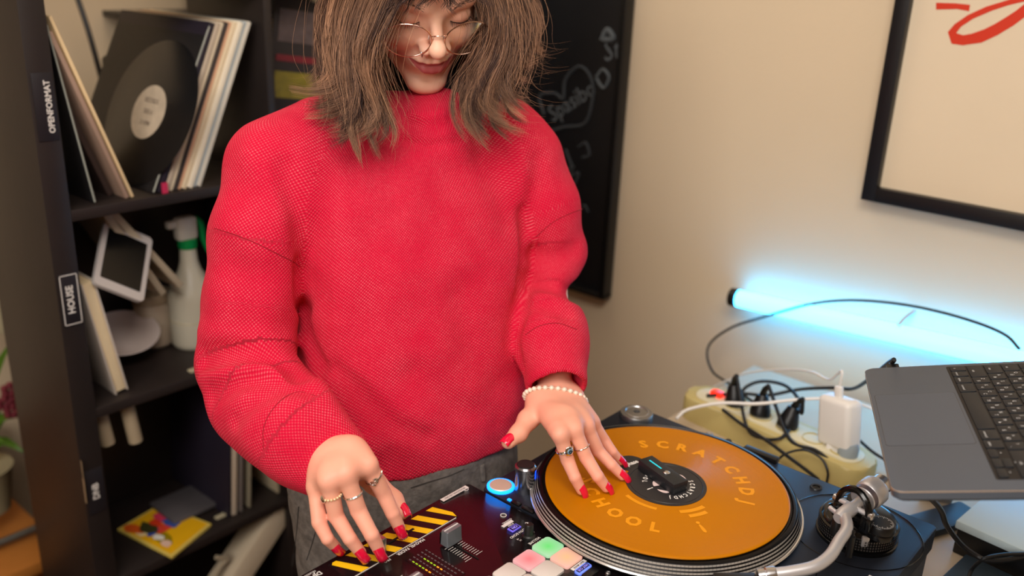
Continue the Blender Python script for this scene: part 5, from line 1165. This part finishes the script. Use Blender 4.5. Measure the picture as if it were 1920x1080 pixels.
# ---- glasses, nose ring, lashes
gold = mat('rose_gold_wire', (226, 190, 172), .18, 1.); gm = bpy.data.materials.new('lens_glass'); gm.use_nodes = True; g_ = gm.node_tree; g_.nodes.clear()
o_ = g_.nodes.new('ShaderNodeOutputMaterial'); mxs = g_.nodes.new('ShaderNodeMixShader'); tr = g_.nodes.new('ShaderNodeBsdfTransparent'); gl_ = g_.nodes.new('ShaderNodeBsdfGlossy'); fr = g_.nodes.new('ShaderNodeFresnel')
fr.inputs[0].default_value = 1.35; gl_.inputs['Roughness'].default_value = .03; tr.inputs[0].default_value = (.97, .97, .98, 1)
g_.links.new(fr.outputs[0], mxs.inputs[0]); g_.links.new(tr.outputs[0], mxs.inputs[1]); g_.links.new(gl_.outputs[0], mxs.inputs[2]); g_.links.new(mxs.outputs[0], o_.inputs[0])
GY, GZ = .1005, -.0105
gls = tube('glasses', [hw((-.0085, GY-.001, GZ+.006)), hw((-.003, GY+.002, GZ+.0085)), hw((.003, GY+.002, GZ+.0085)), hw((.0085, GY-.001, GZ+.006))], .0008, gold, per, 8, sm=10)
for s in (-1, 1):
    cx_ = .0365*s; rimp = []
    for q in np.linspace(0, 2*PI, 56, endpoint=False):
        x = .0285*math.cos(q); z = .0245*math.sin(q)*(1.0 if math.sin(q) < 0 else .92); rimp.append(hw((cx_+x, GY-.010*((cx_+x)/.06)**2, GZ+z)))
    tube('rim', rimp, .00075, gold, gls, 8, closed=True)
    cen = hw((cx_, GY-.003, GZ)); Vv = [cen+HR[:, 1]*.0006]+rimp; mesh('lens', Vv, [[0, 1+i, 1+(i+1) % 56] for i in range(56)], gm, gls, True)
    tube('temple', [hw((.065*s, GY-.012, GZ+.006)), hw((.072*s, GY-.014, GZ+.006)), hw((.078*s, .05, GZ+.010)), hw((.080*s, -.01, GZ+.010)), hw((.078*s, -.03, GZ-.015))], .0009, gold, gls, 8, sm=20)
    lathe('hinge_bead', [(0, 0), (.002, 0), (.002, .004), (0, .005)], hw((.064*s, GY-.011, GZ+.006)), mat('hinge_cyan_glint', (190, 220, 225), .1, 1.), gls, HR@np.array((s, .0, 0)), 12)
    lathe('nose_pad', [(0, 0), (.0025, 0), (.003, .001), (0, .0016)], hw((.0095*s, GY-.012, GZ-.004)), mat('pad_clear', (214, 190, 176), .3), gls, HR@np.array((-s, .3, 0)), 14)
    lash = []
    bm = bmesh.new(); lid = []
    for t in np.linspace(-1, 1, 15):
        p = hw(((.031+.0145*t)*s, .0655+.0125*math.sqrt(max(0, 1-(t*.92)**2))*.93, .003-.0068+.0035*t*t)); lid.append(p)
    P0 = np.array(lid); g2 = grad(headf, P0); P0 = P0-headf(P0)[:, None]*g2+g2*.0003; addtube(bm, P0, .0007, 6)
    for i in range(0, 15):
        d_ = g2[i]*.7+HR@np.array((.35*s*(i-5)/8, 0, -.75)); d_ /= np.linalg.norm(d_); addtube(bm, [P0[i], P0[i]+d_*.004, P0[i]+d_*.0075+HR[:, 2]*.0010], [.00035, .00025, .00008], 4)
    bmobj('eyelashes', bm, mat('lash_black', (26, 18, 18), .6), per, True)
    bm = bmesh.new()
    for i in range(60):
        t = random.random(); p = hw(((.014+.036*t)*s, .08, .022+.006*math.sin(t*2.4)+random.uniform(-.0022, .0022)))[None]; 
        for _ in range(3): p = p-headf(p)[:, None]*grad(headf, p)
        d_ = HR@np.array((.8*s, -.1, .5-.9*t)); addtube(bm, [p[0], p[0]+d_*.005], [.00022, .00008], 3)
    bmobj('eyebrow', bm, mat('brow_brown', (66, 44, 36), .7), per, True)['kind'] = 'stuff'
nr = [hw((.0165+.0006*math.cos(q), .0935+.0048*math.cos(q), -.0335+.0048*math.sin(q))) for q in np.linspace(0, 2*PI, 28, endpoint=False)]
tube('nose_ring', nr, .0006, silv, per, 8, closed=True); 
bm = bmesh.new(); bmesh.ops.create_uvsphere(bm, u_segments=10, v_segments=8, radius=.0014, matrix=Matrix.Translation(Vector(hw((.0185, .0975, -.0295))))); bmobj('nose_stud', bm, silv, per, True)

# ---- hair
hairm = bpy.data.materials.new('brown_hair'); hairm.use_nodes = True; nt = hairm.node_tree; b = nt.nodes['Principled BSDF']
a1 = nt.nodes.new('ShaderNodeAttribute'); a1.attribute_name = 'shade'; nt.links.new(a1.outputs['Color'], b.inputs['Base Color'])
b.inputs['Roughness'].default_value = .38; b.inputs['Specular IOR Level'].default_value = .28
HS = lambda L_: [S(x, y, D) for x, y, D in L_]
MASS = [([(740, -70, 1.22), (668, 10, 1.20), (655, 100, 1.17), (668, 180, 1.155), (690, 222, 1.14)], (.050, .036, .030, .025, .014)),
        ([(890, -70, 1.24), (950, 10, 1.22), (945, 90, 1.21), (915, 160, 1.195), (896, 195, 1.185)], (.050, .030, .026, .021, .014)),
        ([(810, -20, 1.30), (810, 90, 1.33), (805, 180, 1.33)], (.075, .070, .052)),
        ([(738, 60, 1.20), (738, 110, 1.20), (738, 150, 1.20)], (.016, .015, .008)), ([(892, 60, 1.21), (882, 120, 1.22), (878, 160, 1.21)], (.016, .016, .008))]
MASS = [([np.array(S(*p)) for p in a_], r_) for a_, r_ in MASS]
def hairbase(P):
    q = hl(P); d = el(q, (0, -.022, .045), (.086, .104, .095)); cut = (np.minimum(q[:, 1]-.030, .058-q[:, 2])); d = smax(d, cut, .010)
    for a_, r_ in MASS: d = smin(d, chain(P, a_, r_, .02), .02)
    fc_ = el(q, (0, .055, -.038), (.057, .075, .088)); d = smax(d, -fc_, .012)
    d = smax(d, -(headf(P)-.001), .002) if False else d
    return d
V, F = nets(hairbase, (-.62, -.30, 1.30), (-.18, .20, 1.78), .004); V = relax(V, F, 1, .4)
hr = mesh('hair', V, F, hairm, per, True); ca = hr.data.color_attributes.new('shade', 'FLOAT_COLOR', 'POINT')
ca.data.foreach_set('color', np.tile(np.array(srgb(62, 44, 38), np.float32), (len(V), 1)).ravel())
GL = [[(735, -110, 1.20), (640, -60, 1.18), (605, 0, 1.165), (598, 70, 1.155), (604, 130, 1.15), (622, 180, 1.145), (600, 200, 1.13)],
      [(740, -110, 1.19), (650, -50, 1.16), (615, 20, 1.14), (612, 100, 1.13), (628, 160, 1.125), (640, 200, 1.12), (606, 228, 1.11)],
      [(745, -105, 1.17), (665, -40, 1.14), (635, 40, 1.12), (632, 120, 1.11), (648, 180, 1.10), (655, 225, 1.10), (632, 262, 1.095)],
      [(755, -100, 1.15), (690, -40, 1.12), (655, 50, 1.10), (650, 130, 1.095), (660, 200, 1.09), (668, 260, 1.09), (694, 318, 1.085)],
      [(765, -95, 1.13), (715, -35, 1.10), (680, 50, 1.08), (672, 130, 1.08), (690, 200, 1.08), (712, 250, 1.08), (690, 300, 1.08)],
      [(775, -90, 1.12), (740, -30, 1.08), (705, 45, 1.065), (690, 120, 1.07), (712, 190, 1.085), (740, 235, 1.09), (730, 285, 1.085)],
      [(790, -85, 1.11), (765, -25, 1.075), (735, 35, 1.06), (708, 105, 1.07), (722, 165, 1.10), (748, 215, 1.11), (752, 262, 1.10)]]
GRt = [[(870, -110, 1.22), (950, -60, 1.22), (990, -5, 1.22), (1000, 40, 1.215), (985, 75, 1.21), (990, 95, 1.20), (1012, 78, 1.19)],
       [(870, -108, 1.21), (940, -50, 1.20), (975, 10, 1.20), (985, 70, 1.195), (968, 115, 1.19), (970, 145, 1.18), (996, 140, 1.17)],
       [(865, -105, 1.20), (930, -45, 1.18), (960, 20, 1.175), (968, 90, 1.17), (950, 150, 1.165), (955, 205, 1.16), (990, 238, 1.155)],
       [(860, -100, 1.18), (920, -40, 1.16), (945, 30, 1.15), (950, 100, 1.15), (925, 160, 1.15), (925, 215, 1.15), (972, 248, 1.15)],
       [(855, -95, 1.16), (905, -35, 1.14), (930, 35, 1.13), (930, 100, 1.135), (902, 160, 1.14), (892, 220, 1.145), (938, 280, 1.14)],
       [(850, -95, 1.15), (895, -35, 1.12), (922, 35, 1.12), (915, 95, 1.13), (880, 155, 1.14), (865, 215, 1.145), (898, 290, 1.14)],
       [(850, -92, 1.14), (895, -30, 1.11), (918, 30, 1.12), (905, 90, 1.14), (868, 150, 1.16), (856, 215, 1.15), (860, 285, 1.14)]]
GB = [[(800, -110, 1.12), (780, -60, 1.08), (770, -25, 1.065), (752, 0, 1.055), (735, 25, 1.05), (722, 50, 1.05)],
      [(805, -110, 1.12), (795, -60, 1.07), (790, -28, 1.055), (780, -8, 1.05), (765, 12, 1.045), (752, 32, 1.045)],
      [(812, -110, 1.12), (812, -60, 1.07), (812, -28, 1.05), (812, -10, 1.045), (815, 6, 1.04), (822, 22, 1.035)],
      [(820, -110, 1.12), (830, -60, 1.07), (842, -28, 1.055), (855, -10, 1.05), (868, 2, 1.05), (878, 14, 1.045)],
      [(828, -110, 1.12), (850, -60, 1.08), (872, -28, 1.07), (893, -8, 1.065), (912, 5, 1.065), (925, 18, 1.07)]]
def lock(G, n, seg, spread, seed, clumps=60, short=.25, curl=.020, sgn=0, taper=.8, jit=.5):
    rg = np.random.default_rng(seed); G = np.array([[np.array(S(*p)) for p in g] for g in G]); m = len(G)
    ct = rg.random(clumps)*(m-1); co = rg.normal(0, 1, (clumps, 3)); cph = rg.random(clumps)*6.28; cl = 1-short*rg.random(clumps); cc = rg.normal(.55, .5, clumps); cw = rg.normal(0, 1, clumps); out = []; shade = []
    for i in range(n):
        c = rg.integers(clumps); t = np.clip(ct[c]+rg.normal(0, .06), 0, m-1.001); a_ = int(t); u = t-a_; base = G[a_]*(1-u)+G[a_+1]*u
        L_ = cl[c]*(1-.08*rg.random()); C_ = smoothpts(smoothpts(base, 40)[:int(40*L_)], seg); s = np.linspace(0, 1, seg)[:, None]
        C_ = C_+co[c]*spread*(.5+.6*s)+rg.normal(0, 1, 3)*spread*jit*(1-taper*s**1.6)
        C_ = C_+CR*(np.sin(s*8+cph[c])*spread*.55*s+np.sin(s*19+cph[c]*2)*.0012*s)+(s**3)*rg.normal(0, 1, 3)*.0016
        tc_ = np.clip((s-.72)/.28, 0, 1); C_ = C_+CR*(sgn*curl*max(0, cc[c])+cw[c]*.003)*tc_**2+CU*curl*.35*max(0, cc[c])*tc_**3
        out.append(C_); shade.append(np.clip(rg.normal(.40, .16)+.30*cw[c]*.6, 0.02, 1))
    return np.array(out), np.array(shade)
def outward(C_, dist):
    n, k, _ = C_.shape; P = C_.reshape(-1, 3)
    for fn, dm in ((swbase, dist), (headf, dist*.7)):
        d = fn(P); m = d < dm
        if m.any(): g = grad(fn, P[m]); P[m] = P[m]+g*(dm-d[m])[:, None]*.95
    return P.reshape(n, k, 3)
def strands(name, C_, sh, rad, parent, dk=(50, 30, 28), lt=(210, 158, 122), tipl=.35):
    n, k, _ = C_.shape; T_ = np.gradient(C_, axis=1); T_ /= np.linalg.norm(T_, axis=2, keepdims=True)+1e-9
    x_ = np.cross(T_, CF); x_ /= np.linalg.norm(x_, axis=2, keepdims=True)+1e-9; y_ = np.cross(T_, x_)
    r_ = rad*np.interp(np.linspace(0, 1, k), [0, .1, .65, 1], [.6, 1, .9, .10])[None, :, None]
    V = np.stack([C_+(x_*math.cos(q)+y_*math.sin(q))*r_ for q in (0, 2*PI/3, 4*PI/3)], 2)
    base = (np.arange(n)[:, None, None]*k*3+np.arange(k-1)[None, :, None]*3+np.arange(3)[None, None, :]); nx_ = base-np.arange(3)+(np.arange(3)+1) % 3
    F = np.stack([base, nx_, nx_+3, base+3], -1).reshape(-1, 4)
    o = mesh(name, V.reshape(-1, 3), F, hairm, parent, True); o['kind'] = 'stuff'
    s = np.linspace(0, 1, k)[None, :]; lig = np.clip(sh[:, None]*(.75+tipl*s), 0, 1)[..., None]
    c0, c1 = np.array(srgb(*dk)[:3]), np.array(srgb(*lt)[:3]); C3 = c0*(1-lig**1.4)+c1*lig**1.4; C3 = np.repeat(C3[:, :, None, :], 3, 2).reshape(-1, 3)
    ca = o.data.color_attributes.new('shade', 'FLOAT_COLOR', 'POINT'); ca.data.foreach_set('color', np.hstack([C3, np.ones((len(C3), 1))]).astype(np.float32).ravel()); return o
C1, s1 = lock(GL, 4600, 24, .0060, 1, 90, .26, .034, -1, .92, .62); strands('hair_lock', outward(C1, .003), s1, .00042, hr)
C2, s2 = lock(GRt, 4000, 24, .0055, 2, 84, .26, .016, 1, .92, .62); strands('hair_lock', outward(C2, .003), s2*.9, .00042, hr)
C3_, s3 = lock(GB, 520, 16, .0060, 3, 36, .38, .004, 0); strands('fringe', outward(C3_, .0015), s3*.35, .00040, hr, tipl=0)
C4, s4 = lock(GL, 260, 24, .010, 4, 200, .30, .02, -1, .0, .9); strands('flyaway_hair', outward(C4, .004), s4+.2, .00020, hr)
C5, s5 = lock(GRt, 300, 24, .010, 5, 220, .30, .03, 1, .0, .9); strands('flyaway_hair', outward(C5, .004), s5+.25, .00020, hr)
# black ring filling the gap between neck and turtleneck
un0 = NB; un1 = NB+(hw((0, -.034, -.050))-NB)*.66; uax = (un1-un0)/np.linalg.norm(un1-un0)
V, F = nets(lambda P: smax(smax(rc(P, un0-uax*.02, un1+uax*.03, .0550, .0515), (P-un1)@uax, .003), -rc(P, un0-uax*.03, un1+uax*.05, .0500, .0465), .002), un1-.10, un1+.09, .003)
mesh('inner_neck_ring', V, F, mat('neck_ring_black', (14, 14, 18), .8), per, True)
